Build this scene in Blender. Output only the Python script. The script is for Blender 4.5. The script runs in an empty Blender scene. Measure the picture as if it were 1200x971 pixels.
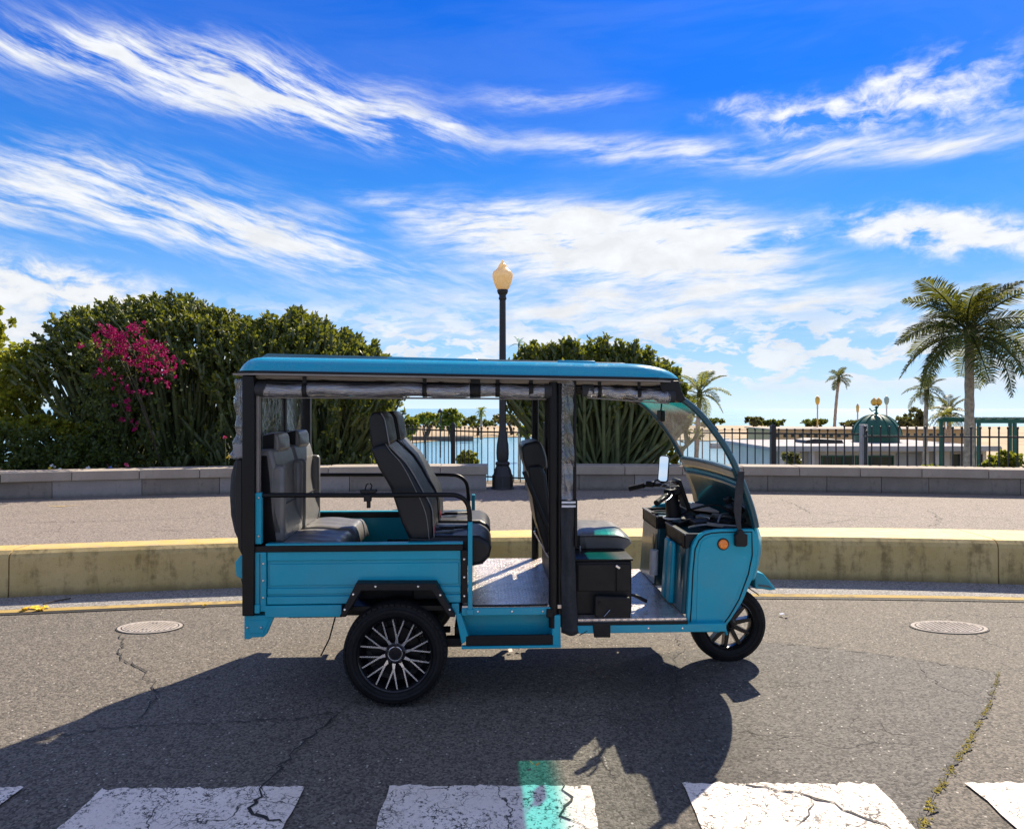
import bpy, bmesh, math, random
import numpy as np
from mathutils import Vector, Matrix
R = math.radians
C = bpy.context.scene.collection
SC = bpy.context.scene
random.seed(7)

# ------------------------------------------------------------------ camera
CAMZ, F, HOR = 1.65, 800.0, 478.0
cd = bpy.data.cameras.new('camera'); cam = bpy.data.objects.new('camera', cd); C.objects.link(cam)
cam.location = (0, 0, CAMZ); cam.rotation_euler = (R(90), 0, 0)
cd.lens = 24.0; cd.sensor_width = 36.0; cd.shift_y = -7.5/1200; cd.clip_start = .05; cd.clip_end = 6000
SC.camera = cam
# ------------------------------------------------------------------ exposure, sun
SC.view_settings.view_transform = 'Standard'; SC.view_settings.look = 'None'
SC.view_settings.exposure = 0.9; SC.view_settings.gamma = 1.0
SUN_EL, SUN_AZ = R(43.4), R(29.7)          # azimuth clockwise from +Y
sund = bpy.data.lights.new('sun', 'SUN'); sun = bpy.data.objects.new('sun', sund); C.objects.link(sun)
sund.energy = 5.0; sund.angle = R(.5); sund.color = (1.0, .88, .70)
sdir = Vector((math.sin(SUN_AZ)*math.cos(SUN_EL), math.cos(SUN_AZ)*math.cos(SUN_EL), math.sin(SUN_EL)))
sun.rotation_euler = sdir.to_track_quat('Z', 'Y').to_euler(); sun.location = (6, 10, 12)

# ------------------------------------------------------------------ node helper
class NT:
    def __init__(s, tree): s.t = tree; tree.nodes.clear()
    def n(s, typ, ins=None, **kw):
        nd = s.t.nodes.new(typ)
        for k, v in kw.items(): setattr(nd, k, v)
        if ins:
            for k, v in ins.items(): s.set(nd.inputs[k], v)
        return nd
    def set(s, sock, v):
        if isinstance(v, bpy.types.NodeSocket): s.t.links.new(v, sock)
        elif isinstance(v, bpy.types.Node): s.t.links.new(v.outputs[0], sock)
        else:
            if isinstance(v, (tuple, list)) and len(v) == 3 and sock.type == 'RGBA': v = (*v, 1)
            sock.default_value = v
    def m(s, op, a, b=0, c=0, clamp=False):
        nd = s.t.nodes.new('ShaderNodeMath'); nd.operation = op; nd.use_clamp = clamp
        s.set(nd.inputs[0], a); s.set(nd.inputs[1], b)
        if op in ('MULTIPLY_ADD', 'SMOOTH_MIN', 'COMPARE'): s.set(nd.inputs[2], c)
        return nd.outputs[0]
    def mix(s, fac, a, b, blend='MIX'):
        nd = s.t.nodes.new('ShaderNodeMix'); nd.data_type = 'RGBA'; nd.blend_type = blend
        s.set(nd.inputs[0], fac); s.set(nd.inputs[6], a); s.set(nd.inputs[7], b)
        return nd.outputs[2]
    def ramp(s, fac, stops, interp='LINEAR'):
        nd = s.t.nodes.new('ShaderNodeValToRGB'); nd.color_ramp.interpolation = interp
        el = nd.color_ramp.elements
        while len(el) > 1: el.remove(el[-1])
        for i, (p, c) in enumerate(stops):
            e = el[0] if i == 0 else el.new(p)
            e.position = p
            e.color = (c, c, c, 1) if isinstance(c, (int, float)) else (*c, 1)
        s.set(nd.inputs[0], fac); return nd.outputs[0]
    def noise(s, vec, scale, detail=4, rough=.55, dist=0, dim='3D'):
        nd = s.t.nodes.new('ShaderNodeTexNoise'); nd.noise_dimensions = dim
        if vec is not None: s.set(nd.inputs['Vector'], vec)
        s.set(nd.inputs['Scale'], scale); s.set(nd.inputs['Detail'], detail); s.set(nd.inputs['Roughness'], rough); s.set(nd.inputs['Distortion'], dist)
        return nd.outputs[0]
    def smooth(s, x, lo, hi):
        nd = s.t.nodes.new('ShaderNodeMapRange'); nd.interpolation_type = 'SMOOTHSTEP'
        s.set(nd.inputs[0], x); s.set(nd.inputs[1], lo); s.set(nd.inputs[2], hi); s.set(nd.inputs[3], 0.0); s.set(nd.inputs[4], 1.0)
        return nd.outputs[0]
    def lin(s, x, lo, hi, a=0.0, b=1.0):
        nd = s.t.nodes.new('ShaderNodeMapRange'); nd.clamp = True
        s.set(nd.inputs[0], x); s.set(nd.inputs[1], lo); s.set(nd.inputs[2], hi); s.set(nd.inputs[3], a); s.set(nd.inputs[4], b)
        return nd.outputs[0]

# ------------------------------------------------------------------ world: Nishita sky with cirrus and low cumulus
W = bpy.data.worlds.new('World'); SC.world = W; W.use_nodes = True
w = NT(W.node_tree)
sky = w.n('ShaderNodeTexSky', sky_type='NISHITA', sun_disc=False, sun_elevation=SUN_EL, sun_rotation=SUN_AZ, altitude=0, air_density=1.0, dust_density=.6, ozone_density=3.0)
tc = w.n('ShaderNodeTexCoord'); D = tc.outputs['Generated']
sx = w.n('ShaderNodeSeparateXYZ', {0: D}); dx, dy, dz = sx.outputs
az = w.m('ARCTAN2', dx, dy); el = w.m('ARCSINE', dz)
AZEL = w.n('ShaderNodeCombineXYZ', {0: az, 1: el, 2: 0.0}).outputs[0]
def pix(px, py):
    u = (px-600)/F; v = (HOR-py)/F; a = math.atan(u)
    return a, math.atan(v*math.cos(a))
def warped(scale, amt, det=3):
    nz = w.t.nodes.new('ShaderNodeTexNoise'); w.set(nz.inputs['Vector'], AZEL); nz.inputs['Scale'].default_value = scale; nz.inputs['Detail'].default_value = det
    v1 = w.n('ShaderNodeVectorMath', {0: nz.outputs['Color'], 1: (.5, .5, .5)}, operation='SUBTRACT').outputs[0]
    v2 = w.n('ShaderNodeVectorMath', {0: v1, 'Scale': amt}, operation='SCALE').outputs[0]
    return w.n('ShaderNodeVectorMath', {0: AZEL, 1: v2}, operation='ADD').outputs[0]
WV = warped(5.0, .045)
WV2 = warped(18.0, .028)
sw = w.n('ShaderNodeSeparateXYZ', {0: WV}); wa, we = sw.outputs[0], sw.outputs[1]
def fibre(ang, sx_, sy_, seed, detail=5, rough=.64, src=None):
    mp = w.n('ShaderNodeMapping', {'Vector': src or WV, 'Rotation': (0, 0, ang), 'Location': (seed, seed*.7, 0)}, vector_type='POINT')
    m2 = w.n('ShaderNodeMapping', {'Vector': mp.outputs[0], 'Scale': (sx_, sy_, 1)})
    return w.noise(m2.outputs[0], 1.0, detail, rough, .15)
fA = fibre(R(14), 7, 44, 1.3, 6, .66)         # falling to the right
fB = fibre(R(-4), 7, 40, 4.1)         # nearly level
fC = fibre(0, 15, 30, 8.7, 5, .62, WV2)     # puffy
def blob(px, py, rx, ry, ang, st):
    a0, e0 = pix(px, py); k = .95/F
    xa = w.m('SUBTRACT', wa, a0); xe = w.m('SUBTRACT', we, e0)
    ddx, ddy = rx*math.cos(R(ang)), rx*math.sin(R(ang))
    a1, e1 = pix(px-ddx, py-ddy); a2, e2 = pix(px+ddx, py+ddy)
    an = -math.atan2(e2-e1, a2-a1); ca, sa = math.cos(an), math.sin(an)     # ang: fall to the right
    p = w.m('ADD', w.m('MULTIPLY', xa, ca/(rx*k)), w.m('MULTIPLY', xe, -sa/(rx*k)))
    q = w.m('ADD', w.m('MULTIPLY', xa, sa/(ry*k)), w.m('MULTIPLY', xe, ca/(ry*k)))
    r2 = w.m('ADD', w.m('MULTIPLY', p, p), w.m('MULTIPLY', q, q))
    return w.m('MULTIPLY', w.m('EXPONENT', w.m('MULTIPLY', r2, -1.0)), st)
def addl(l):
    r = l[0]
    for x in l[1:]: r = w.m('ADD', r, x)
    return r
A = addl([blob(200, 85, 210, 42, 8, 1.0), blob(370, 125, 180, 34, 14, 1.0), blob(70, 50, 110, 14, 6, .55), blob(520, 155, 110, 16, 10, .5),
          blob(110, 240, 240, 42, 7, .95), blob(330, 285, 200, 28, 12, .85), blob(90, 190, 130, 26, 8, .5), blob(470, 350, 200, 36, 6, .55)])
B = addl([blob(640, 118, 120, 15, -4, .75), blob(690, 170, 170, 16, 2, .6), blob(1000, 178, 260, 17, -3, 1.0),
          blob(715, 288, 185, 46, 2, 2.3), blob(560, 262, 110, 26, 8, .7), blob(840, 300, 90, 34, 8, .6), blob(720, 370, 430, 34, 1, .6), blob(1050, 350, 260, 26, -2, .45),
          blob(560, 385, 300, 26, 0, .5), blob(430, 235, 60, 14, 10, .4)])
Cc = addl([blob(920, 132, 100, 24, 4, .68), blob(1140, 118, 130, 50, -12, .50), blob(1100, 275, 105, 24, 4, 1.3), blob(1060, 100, 60, 26, -10, .4),
           blob(40, 332, 120, 28, 8, 1.5), blob(40, 385, 60, 16, 0, .9), blob(925, 275, 18, 14, -30, .7)])
def cm(b, f, gain, off, lo, hi):
    return w.smooth(w.m('MULTIPLY', b, w.m('MULTIPLY_ADD', f, gain, off)), lo, hi)
mA = cm(A, fA, 3.8, -1.28, .06, 1.35)
mB = cm(B, fB, 3.2, -.85, .08, 1.25)
mC = cm(Cc, fC, 3.9, -1.22, .12, .95)
# low cumulus belt near the horizon, all round the compass
elb = w.m('MULTIPLY', w.smooth(el, .005, .05), w.m('SUBTRACT', 1.0, w.smooth(el, .09, .17)))
belt = w.noise(w.n('ShaderNodeMapping', {'Vector': WV2, 'Scale': (17, 42, 1), 'Location': (2.2, .4, 0)}).outputs[0], 1.0, 5, .6, .1)
mD = w.m('MULTIPLY', w.smooth(belt, .45, .55), w.m('MULTIPLY', elb, .85))
# faint cirrus; unseen cloud behind and overhead is thickened to whiten ambient light
gen = w.noise(w.n('ShaderNodeMapping', {'Vector': D, 'Scale': (1.6, 2.2, 9)}).outputs[0], 1.6, 4, .6, .6)
back = w.smooth(w.m('ABSOLUTE', az), .72, 1.0)
up = w.smooth(el, .66, .95)
mE = w.m('MULTIPLY', w.smooth(gen, .36, .66), w.m('MULTIPLY_ADD', w.m('MAXIMUM', back, up), .80, .04))
inv = lambda x: w.m('SUBTRACT', 1.0, x)
cov = inv(w.m('MULTIPLY', w.m('MULTIPLY', inv(mA), inv(mB)), w.m('MULTIPLY', w.m('MULTIPLY', inv(mC), inv(mD)), inv(mE))))
SKYS = 0.10
skyn = w.n('ShaderNodeVectorMath', {0: sky.outputs[0], 'Scale': SKYS}, operation='SCALE').outputs[0]
lum = w.n('ShaderNodeRGBToBW', {0: skyn}).outputs[0]
lumk = w.lin(w.m('POWER', w.m('MULTIPLY', lum, 3.2), .35), .0, 3.0, .0, 3.0)
lumk = w.m('MINIMUM', lumk, 1.25)
tint = w.ramp(w.m('MULTIPLY', el, 1.0/.70), [(0, (.62, .77, .90)), (.06, (.44, .66, .90)), (.16, (.23, .50, .90)), (.36, (.065, .32, .88)), (.60, (.018, .19, .84)), (.85, (.008, .15, .80)), (1.0, (.006, .13, .74))])
lc = w.n('ShaderNodeCombineColor', {0: lumk, 1: lumk, 2: lumk}).outputs[0]
skyc = w.mix(1.0, tint, lc, 'MULTIPLY')
cloudc = w.mix(w.smooth(el, .0, .30), (.90, .92, .95), (.93, .96, 1.0))
shade = w.lin(fC, .35, .65, .90, 1.04)
cloudc = w.mix(1.0, cloudc, w.n('ShaderNodeCombineColor', {0: shade, 1: shade, 2: shade}).outputs[0], 'MULTIPLY')
final = w.mix(cov, skyc, cloudc)
final = w.mix(w.smooth(el, .0, -.06), final, (.25, .33, .40))
bg = w.n('ShaderNodeBackground', {0: final, 1: .54})
w.n('ShaderNodeOutputWorld', {0: bg})

# ------------------------------------------------------------------ mesh builder
class MB:
    def __init__(s): s.v = []; s.f = []; s.mi = []
    def add(s, vs, fs, mi=0):
        o = len(s.v); s.v.extend([tuple(p) for p in vs]); s.f.extend([tuple(i+o for i in f) for f in fs]); s.mi.extend([mi]*len(fs)); return s
    def box(s, x0, x1, y0, y1, z0, z1, mi=0):
        v = [(x0,y0,z0),(x1,y0,z0),(x1,y1,z0),(x0,y1,z0),(x0,y0,z1),(x1,y0,z1),(x1,y1,z1),(x0,y1,z1)]
        return s.add(v, [(0,3,2,1),(4,5,6,7),(0,1,5,4),(1,2,6,5),(2,3,7,6),(3,0,4,7)], mi)
    def hexa(s, pts8, mi=0):
        return s.add(pts8, [(0,3,2,1),(4,5,6,7),(0,1,5,4),(1,2,6,5),(2,3,7,6),(3,0,4,7)], mi)
    def obox(s, c, ax, ay, az_, mi=0):          # centre and three half-axis vectors
        c, ax, ay, az_ = map(Vector, (c, ax, ay, az_))
        return s.hexa([c-ax-ay-az_, c+ax-ay-az_, c+ax+ay-az_, c-ax+ay-az_, c-ax-ay+az_, c+ax-ay+az_, c+ax+ay+az_, c-ax+ay+az_], mi)
    def prism(s, poly, y0, y1, mi=0):            # poly in (x,z), extruded along y
        n = len(poly)
        v = [(x, y0, z) for x, z in poly] + [(x, y1, z) for x, z in poly]
        f = [tuple(range(n)), tuple(range(2*n-1, n-1, -1))] + [(i, i+n, (i+1) % n+n, (i+1) % n) for i in range(n)]
        return s.add(v, f, mi)
    def prismz(s, poly, z0, z1, mi=0):
        n = len(poly)
        v = [(x, y, z0) for x, y in poly] + [(x, y, z1) for x, y in poly]
        f = [tuple(range(n-1, -1, -1)), tuple(range(n, 2*n))] + [(i, (i+1) % n, (i+1) % n+n, i+n) for i in range(n)]
        return s.add(v, f, mi)
    def tube(s, pts, r, n=10, mi=0, cap=True, ph=0.0):
        pts = [Vector(p) for p in pts]; rr = r if isinstance(r, (list, tuple)) else [r]*len(pts)
        o = len(s.v); up = None; rings = []
        for i, p in enumerate(pts):
            t = (pts[min(i+1, len(pts)-1)]-pts[max(i-1, 0)]).normalized()
            if up is None:
                up = Vector((0, 0, 1)) if abs(t.z) < .9 else Vector((1, 0, 0))
            a = t.cross(up).normalized(); b = a.cross(t).normalized(); up = b
            rings.append([p+(a*math.cos(ph+2*math.pi*k/n)+b*math.sin(ph+2*math.pi*k/n))*rr[i] for k in range(n)])
        vs = [q for rg in rings for q in rg]; fs = []
        for i in range(len(pts)-1):
            for k in range(n):
                a0 = i*n+k; a1 = i*n+(k+1) % n
                fs.append((a0, a1, a1+n, a0+n))
        if cap: fs.append(tuple(range(n-1, -1, -1))); fs.append(tuple((len(pts)-1)*n+k for k in range(n)))
        return s.add(vs, fs, mi)
    def lathe(s, prof, axis='z', c=(0, 0, 0), n=24, mi=0, closed=False):   # prof: (radius, height)
        vs = []; c = Vector(c)
        for (r, h) in prof:
            for k in range(n):
                a = 2*math.pi*k/n; x, y = r*math.cos(a), r*math.sin(a)
                vs.append(c+(Vector((x, y, h)) if axis == 'z' else Vector((x, h, y)) if axis == 'y' else Vector((h, x, y))))
        m = len(prof); fs = []
        for i in range(m if closed else m-1):
            for k in range(n):
                a0 = i*n+k; a1 = i*n+(k+1) % n; j = ((i+1) % m)*n
                fs.append((a0, a1, j+(k+1) % n, j+k))
        if not closed and axis == 'z':
            if prof[0][0] > 1e-6: fs.append(tuple(range(n)))
            if prof[-1][0] > 1e-6: fs.append(tuple((m-1)*n+k for k in range(n-1, -1, -1)))
        return s.add(vs, fs, mi)
    def grid(s, fn, nu, nv, mi=0):
        vs = [fn(i/nu, j/nv) for i in range(nu+1) for j in range(nv+1)]
        return s.add(vs, [(i*(nv+1)+j, (i+1)*(nv+1)+j, (i+1)*(nv+1)+j+1, i*(nv+1)+j+1) for i in range(nu) for j in range(nv)], mi)
    def mesh(s, name, mats, smooth=35, fix=True):
        me = bpy.data.meshes.new(name); me.from_pydata(s.v, [], s.f)
        if fix:
            bm = bmesh.new(); bm.from_mesh(me); bmesh.ops.remove_doubles(bm, verts=bm.verts, dist=1e-5)
            bmesh.ops.recalc_face_normals(bm, faces=bm.faces); bm.to_mesh(me); bm.free()
        mats = mats if isinstance(mats, (list, tuple)) else [mats]
        for mm in mats: me.materials.append(mm)
        if len(mats) > 1 and len(me.polygons) == len(s.mi): me.polygons.foreach_set('material_index', s.mi)
        if smooth is not None and len(me.polygons):
            me.shade_smooth()
            if smooth < 180: me.set_sharp_from_angle(angle=R(smooth))
        me.update(); return me
    def obj(s, name, mats, parent=None, bevel=0, seg=2, smooth=35, label=None, kind=None, fix=True):
        o = bpy.data.objects.new(name, s.mesh(name, mats, smooth, fix)); C.objects.link(o)
        if parent: o.parent = parent
        if bevel:
            b = o.modifiers.new('bevel', 'BEVEL'); b.width = bevel; b.segments = seg; b.limit_method = 'ANGLE'; b.angle_limit = R(40); b.harden_normals = False
        if label: o['label'] = label
        if kind: o['kind'] = kind
        return o
def tag(o, label=None, cat=None, group=None, kind=None):
    for k, v in (('label', label), ('category', cat), ('group', group), ('kind', kind)):
        if v: o[k] = v
    return o
def empty(name, loc=(0, 0, 0), rz=0.0):
    o = bpy.data.objects.new(name, None); C.objects.link(o); o.location = loc; o.rotation_euler = (0, 0, rz); o.empty_display_size = .1; return o
def inst(me, name, parent=None, M=None):
    o = bpy.data.objects.new(name, me); C.objects.link(o)
    if parent: o.parent = parent
    if M is not None: o.matrix_local = M
    return o
def copy_tree(o, parent=None):
    c = o.copy(); C.objects.link(c); c.parent = parent
    for ch in list(o.children): copy_tree(ch, c)
    return c
def smoothpath(pts, n=6):
    P = [Vector(p) for p in pts]; out = []
    for i in range(len(P)-1):
        p0 = P[max(i-1, 0)]; p1 = P[i]; p2 = P[i+1]; p3 = P[min(i+2, len(P)-1)]
        for k in range(n):
            t = k/n
            out.append(.5*((2*p1)+(p2-p0)*t+(2*p0-5*p1+4*p2-p3)*t*t+(3*p1-p0-3*p2+p3)*t**3))
    out.append(P[-1]); return out
def at(px, py, Y):                                # a place seen at (px,py), Y metres ahead
    return Vector(((px-600)/F*Y, Y, CAMZ+(HOR-py)/F*Y))

# ------------------------------------------------------------------ materials
MATS = {}
def mat(name):
    m_ = bpy.data.materials.new(name); m_.use_nodes = True; return m_, NT(m_.node_tree)
def simple(name, col, rough=.5, metal=0.0, coat=0.0, var=.12, vscale=6.0, bump=0.0, bscale=60.0, spec=.5, rvar=.15, trans=0.0, sheen=0.0):
    m_, t = mat(name)
    tcn = t.n('ShaderNodeTexCoord').outputs['Object']
    nz = t.noise(tcn, vscale, 5, .6)
    c1 = tuple(max(0, c*(1-var)) for c in col); c2 = tuple(min(1, c*(1+var)) for c in col)
    cc = t.mix(t.lin(nz, .3, .7), c1, c2)
    nz2 = t.noise(tcn, vscale*5, 4, .6)
    rg = t.lin(nz2, .3, .7, max(.02, rough*(1-rvar)), min(1, rough*(1+rvar)))
    b = t.n('ShaderNodeBsdfPrincipled', {'Base Color': cc, 'Roughness': rg, 'Metallic': metal, 'Coat Weight': coat, 'Specular IOR Level': spec, 'Coat Roughness': .06})
    if sheen: b.inputs['Sheen Weight'].default_value = sheen
    if bump:
        bn = t.noise(tcn, bscale, 4, .6)
        t.set(b.inputs['Normal'], t.n('ShaderNodeBump', {'Height': bn, 'Strength': bump, 'Distance': .002}))
    out = b
    t.n('ShaderNodeOutputMaterial', {0: out}); MATS[name] = m_; return m_
def mk_paint(name, col, rough, coat, dust=.16):
    m_, t = mat(name); o = t.n('ShaderNodeTexCoord').outputs['Object']
    cc = t.mix(t.lin(t.noise(o, 2.5, 5, .6), .3, .7), tuple(c*.93 for c in col), tuple(c*1.05 for c in col))
    d1 = t.m('MULTIPLY', t.smooth(t.noise(o, 6, 7, .75), .45, .70), t.lin(t.noise(o, 60, 4, .7), .3, .7, .4, 1.0))
    low = t.lin(t.n('ShaderNodeSeparateXYZ', {0: o}).outputs[2], .35, .85, 1.0, .35)
    scr = t.noise(t.n('ShaderNodeMapping', {'Vector': o, 'Scale': (6, 6, 90), 'Rotation': (0, .5, 0)}).outputs[0], 3, 3, .6)
    sk = t.m('MULTIPLY', t.smooth(scr, .66, .70), t.smooth(t.noise(o, 5, 4, .6), .52, .62))
    cc = t.mix(t.m('MULTIPLY', t.m('MULTIPLY', d1, low), dust*1.6), cc, (.22, .20, .17))
    cc = t.mix(t.m('MULTIPLY', sk, .25), cc, (.45, .55, .58))
    b = t.n('ShaderNodeBsdfPrincipled', {'Base Color': cc, 'Roughness': t.lin(d1, 0, 1, rough, rough+.25), 'Coat Weight': coat, 'Coat Roughness': .05, 'Specular IOR Level': .35})
    wav = t.noise(o, 5, 3, .5); t.set(b.inputs['Normal'], t.n('ShaderNodeBump', {'Height': wav, 'Strength': .22, 'Distance': .008}))
    t.n('ShaderNodeOutputMaterial', {0: b}); return m_
PAINT = mk_paint('teal_paint', (.0, .315, .440), .36, .10)
PAINTR = mk_paint('glossy_roof_paint', (.0, .30, .46), .22, .5, .12)
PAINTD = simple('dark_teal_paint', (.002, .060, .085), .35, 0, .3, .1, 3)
BLK = simple('black_metal', (.005, .005, .006), .42, 0, .0, .25, 5, .1, 90, spec=.25)
BLKP = simple('black_plastic', (.008, .008, .009), .50, 0, 0, .25, 5, .25, 220, spec=.28)
RUB = simple('tyre_rubber', (.010, .010, .011), .75, 0, 0, .3, 10, .3, 120, spec=.25)
FABD = simple('dark_canvas', (.022, .024, .028), .8, 0, 0, .25, 9, .5, 160)
LEA = simple('black_leatherette', (.011, .012, .014), .42, 0, 0, .2, 5, .5, 45, spec=.3)
LEAG = simple('grey_leatherette', (.17, .165, .16), .36, 0, 0, .15, 5, .7, 35)
PIPE = simple('grey_piping', (.20, .20, .21), .5)
STEEL = simple('brushed_steel', (.55, .56, .58), .22, 1.0, 0, .1, 30)
POL = simple('machined_alloy', (.80, .76, .72), .25, .75, 0, .06, 30)
LINER = simple('roof_liner', (.20, .18, .16), .5, 0, 0, .2, 4)
ORANGE = simple('orange_lens', (.85, .22, .01), .2, 0, .6, .1, 40)
RED = simple('red_plastic', (.50, .02, .03), .4)
CARD = simple('tan_board', (.72, .56, .46), .65, 0, 0, .06, 8)
WHT = simple('white_plastic', (.62, .64, .66), .3)
BRASS = simple('brass_gold', (.75, .42, .08), .35, .6, 0, .2, 20)

def mk_mirror():
    m_, t = mat('mirror_glass'); b = t.n('ShaderNodeBsdfPrincipled', {'Base Color': (.9, .92, .93), 'Metallic': 1.0, 'Roughness': .03}); t.n('ShaderNodeOutputMaterial', {0: b}); return m_
MIRROR = mk_mirror()
def mk_plate():
    m_, t = mat('diamond_plate'); o = t.n('ShaderNodeTexCoord').outputs['Object']
    sxy = t.n('ShaderNodeSeparateXYZ', {0: o}); x, y = sxy.outputs[0], sxy.outputs[1]
    S = 34.0
    def lugs(a, b, off):
        u = t.m('ADD', t.m('MULTIPLY', t.m('ADD', a, b), S*.707), off); v = t.m('ADD', t.m('MULTIPLY', t.m('SUBTRACT', a, b), S*.707), off)
        fu = t.m('SUBTRACT', t.m('FRACT', u), .5); fv = t.m('SUBTRACT', t.m('FRACT', v), .5)
        e = t.m('ADD', t.m('MULTIPLY', t.m('MULTIPLY', fu, fu), 6.0), t.m('MULTIPLY', t.m('MULTIPLY', fv, fv), 60.0))
        return t.m('SUBTRACT', 1.0, t.smooth(e, .5, 1.1))
    l1 = lugs(x, y, 0.0); l2 = lugs(x, t.m('MULTIPLY', y, -1.0), .5)
    h = t.m('MAXIMUM', l1, l2)
    nz = t.noise(o, 9, 5, .6); nz3 = t.noise(o, 60, 4, .6)
    col = t.mix(t.lin(nz, .35, .65), (.62, .54, .48), (.86, .76, .68))
    b = t.n('ShaderNodeBsdfPrincipled', {'Base Color': col, 'Metallic': .75, 'Roughness': t.lin(nz3, .3, .7, .22, .42)})
    t.set(b.inputs['Normal'], t.n('ShaderNodeBump', {'Height': h, 'Strength': .8, 'Distance': .003}))
    t.n('ShaderNodeOutputMaterial', {0: b}); return m_
PLATE = mk_plate()
def mk_clear(name, tint, dens, bumpk, rough=.12, wr=30.0, dark=(.1, .1, .11), shine=0.0):
    m_, t = mat(name); o = t.n('ShaderNodeTexCoord').outputs['Object']
    st = t.n('ShaderNodeMapping', {'Vector': o, 'Scale': (.22, 1, 1)}).outputs[0]
    nz = t.noise(st, wr, 4, .6, .8)
    bp = t.n('ShaderNodeBump', {'Height': nz, 'Strength': bumpk, 'Distance': .01})
    gl = t.n('ShaderNodeBsdfGlossy', {0: (.9, .92, .95), 'Roughness': rough, 'Normal': bp})
    tr = t.n('ShaderNodeBsdfTransparent', {0: tint})
    df = t.n('ShaderNodeBsdfDiffuse', {0: dark})
    fr = t.n('ShaderNodeFresnel', {'IOR': t.lin(t.n('ShaderNodeNewGeometry').outputs['Backfacing'], 0, 1, 1.45, 1/1.45), 'Normal': bp})
    base = t.n('ShaderNodeMixShader', {0: t.lin(nz, .3, .75, dens*.5, min(1, dens*1.4)), 1: tr, 2: df})
    o_ = t.n('ShaderNodeMixShader', {0: t.m('ADD', fr, shine, clamp=True), 1: base, 2: gl})
    t.n('ShaderNodeOutputMaterial', {0: o_}); return m_
CLEAR = mk_clear('clear_vinyl', (.86, .88, .88), .20, .6, .08, 22, (.30, .30, .31), .06)
ROLL = mk_clear('rolled_clear_vinyl', (.50, .51, .53), .55, 1.0, .10, 55, (.16, .16, .18), .22)
def mk_windshield():
    m_, t = mat('windshield_glass'); o = t.n('ShaderNodeTexCoord').outputs['Object']
    z = t.n('ShaderNodeSeparateXYZ', {0: o}).outputs[2]
    k = t.smooth(z, 1.60, 1.665)
    tr = t.n('ShaderNodeBsdfTransparent', {0: t.mix(k, (.80, .85, .86), (.015, .55, .52))})
    df = t.n('ShaderNodeBsdfTranslucent', {0: t.mix(k, (.50, .48, .46), (.0, .55, .55))})
    nz = t.noise(o, 3.0, 5, .6, 1.0)
    base = t.n('ShaderNodeMixShader', {0: t.m('ADD', t.lin(nz, .45, .75, .005, .07), t.m('MULTIPLY', k, .16)), 1: tr, 2: df})
    fr = t.n('ShaderNodeFresnel', {'IOR': t.lin(t.n('ShaderNodeNewGeometry').outputs['Backfacing'], 0, 1, 1.5, 1/1.5)}); gl = t.n('ShaderNodeBsdfGlossy', {0: (1, 1, 1), 'Roughness': .03})
    t.n('ShaderNodeOutputMaterial', {0: t.n('ShaderNodeMixShader', {0: t.m('MULTIPLY', fr, .55), 1: base, 2: gl})}); return m_
WIND = mk_windshield()
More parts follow.
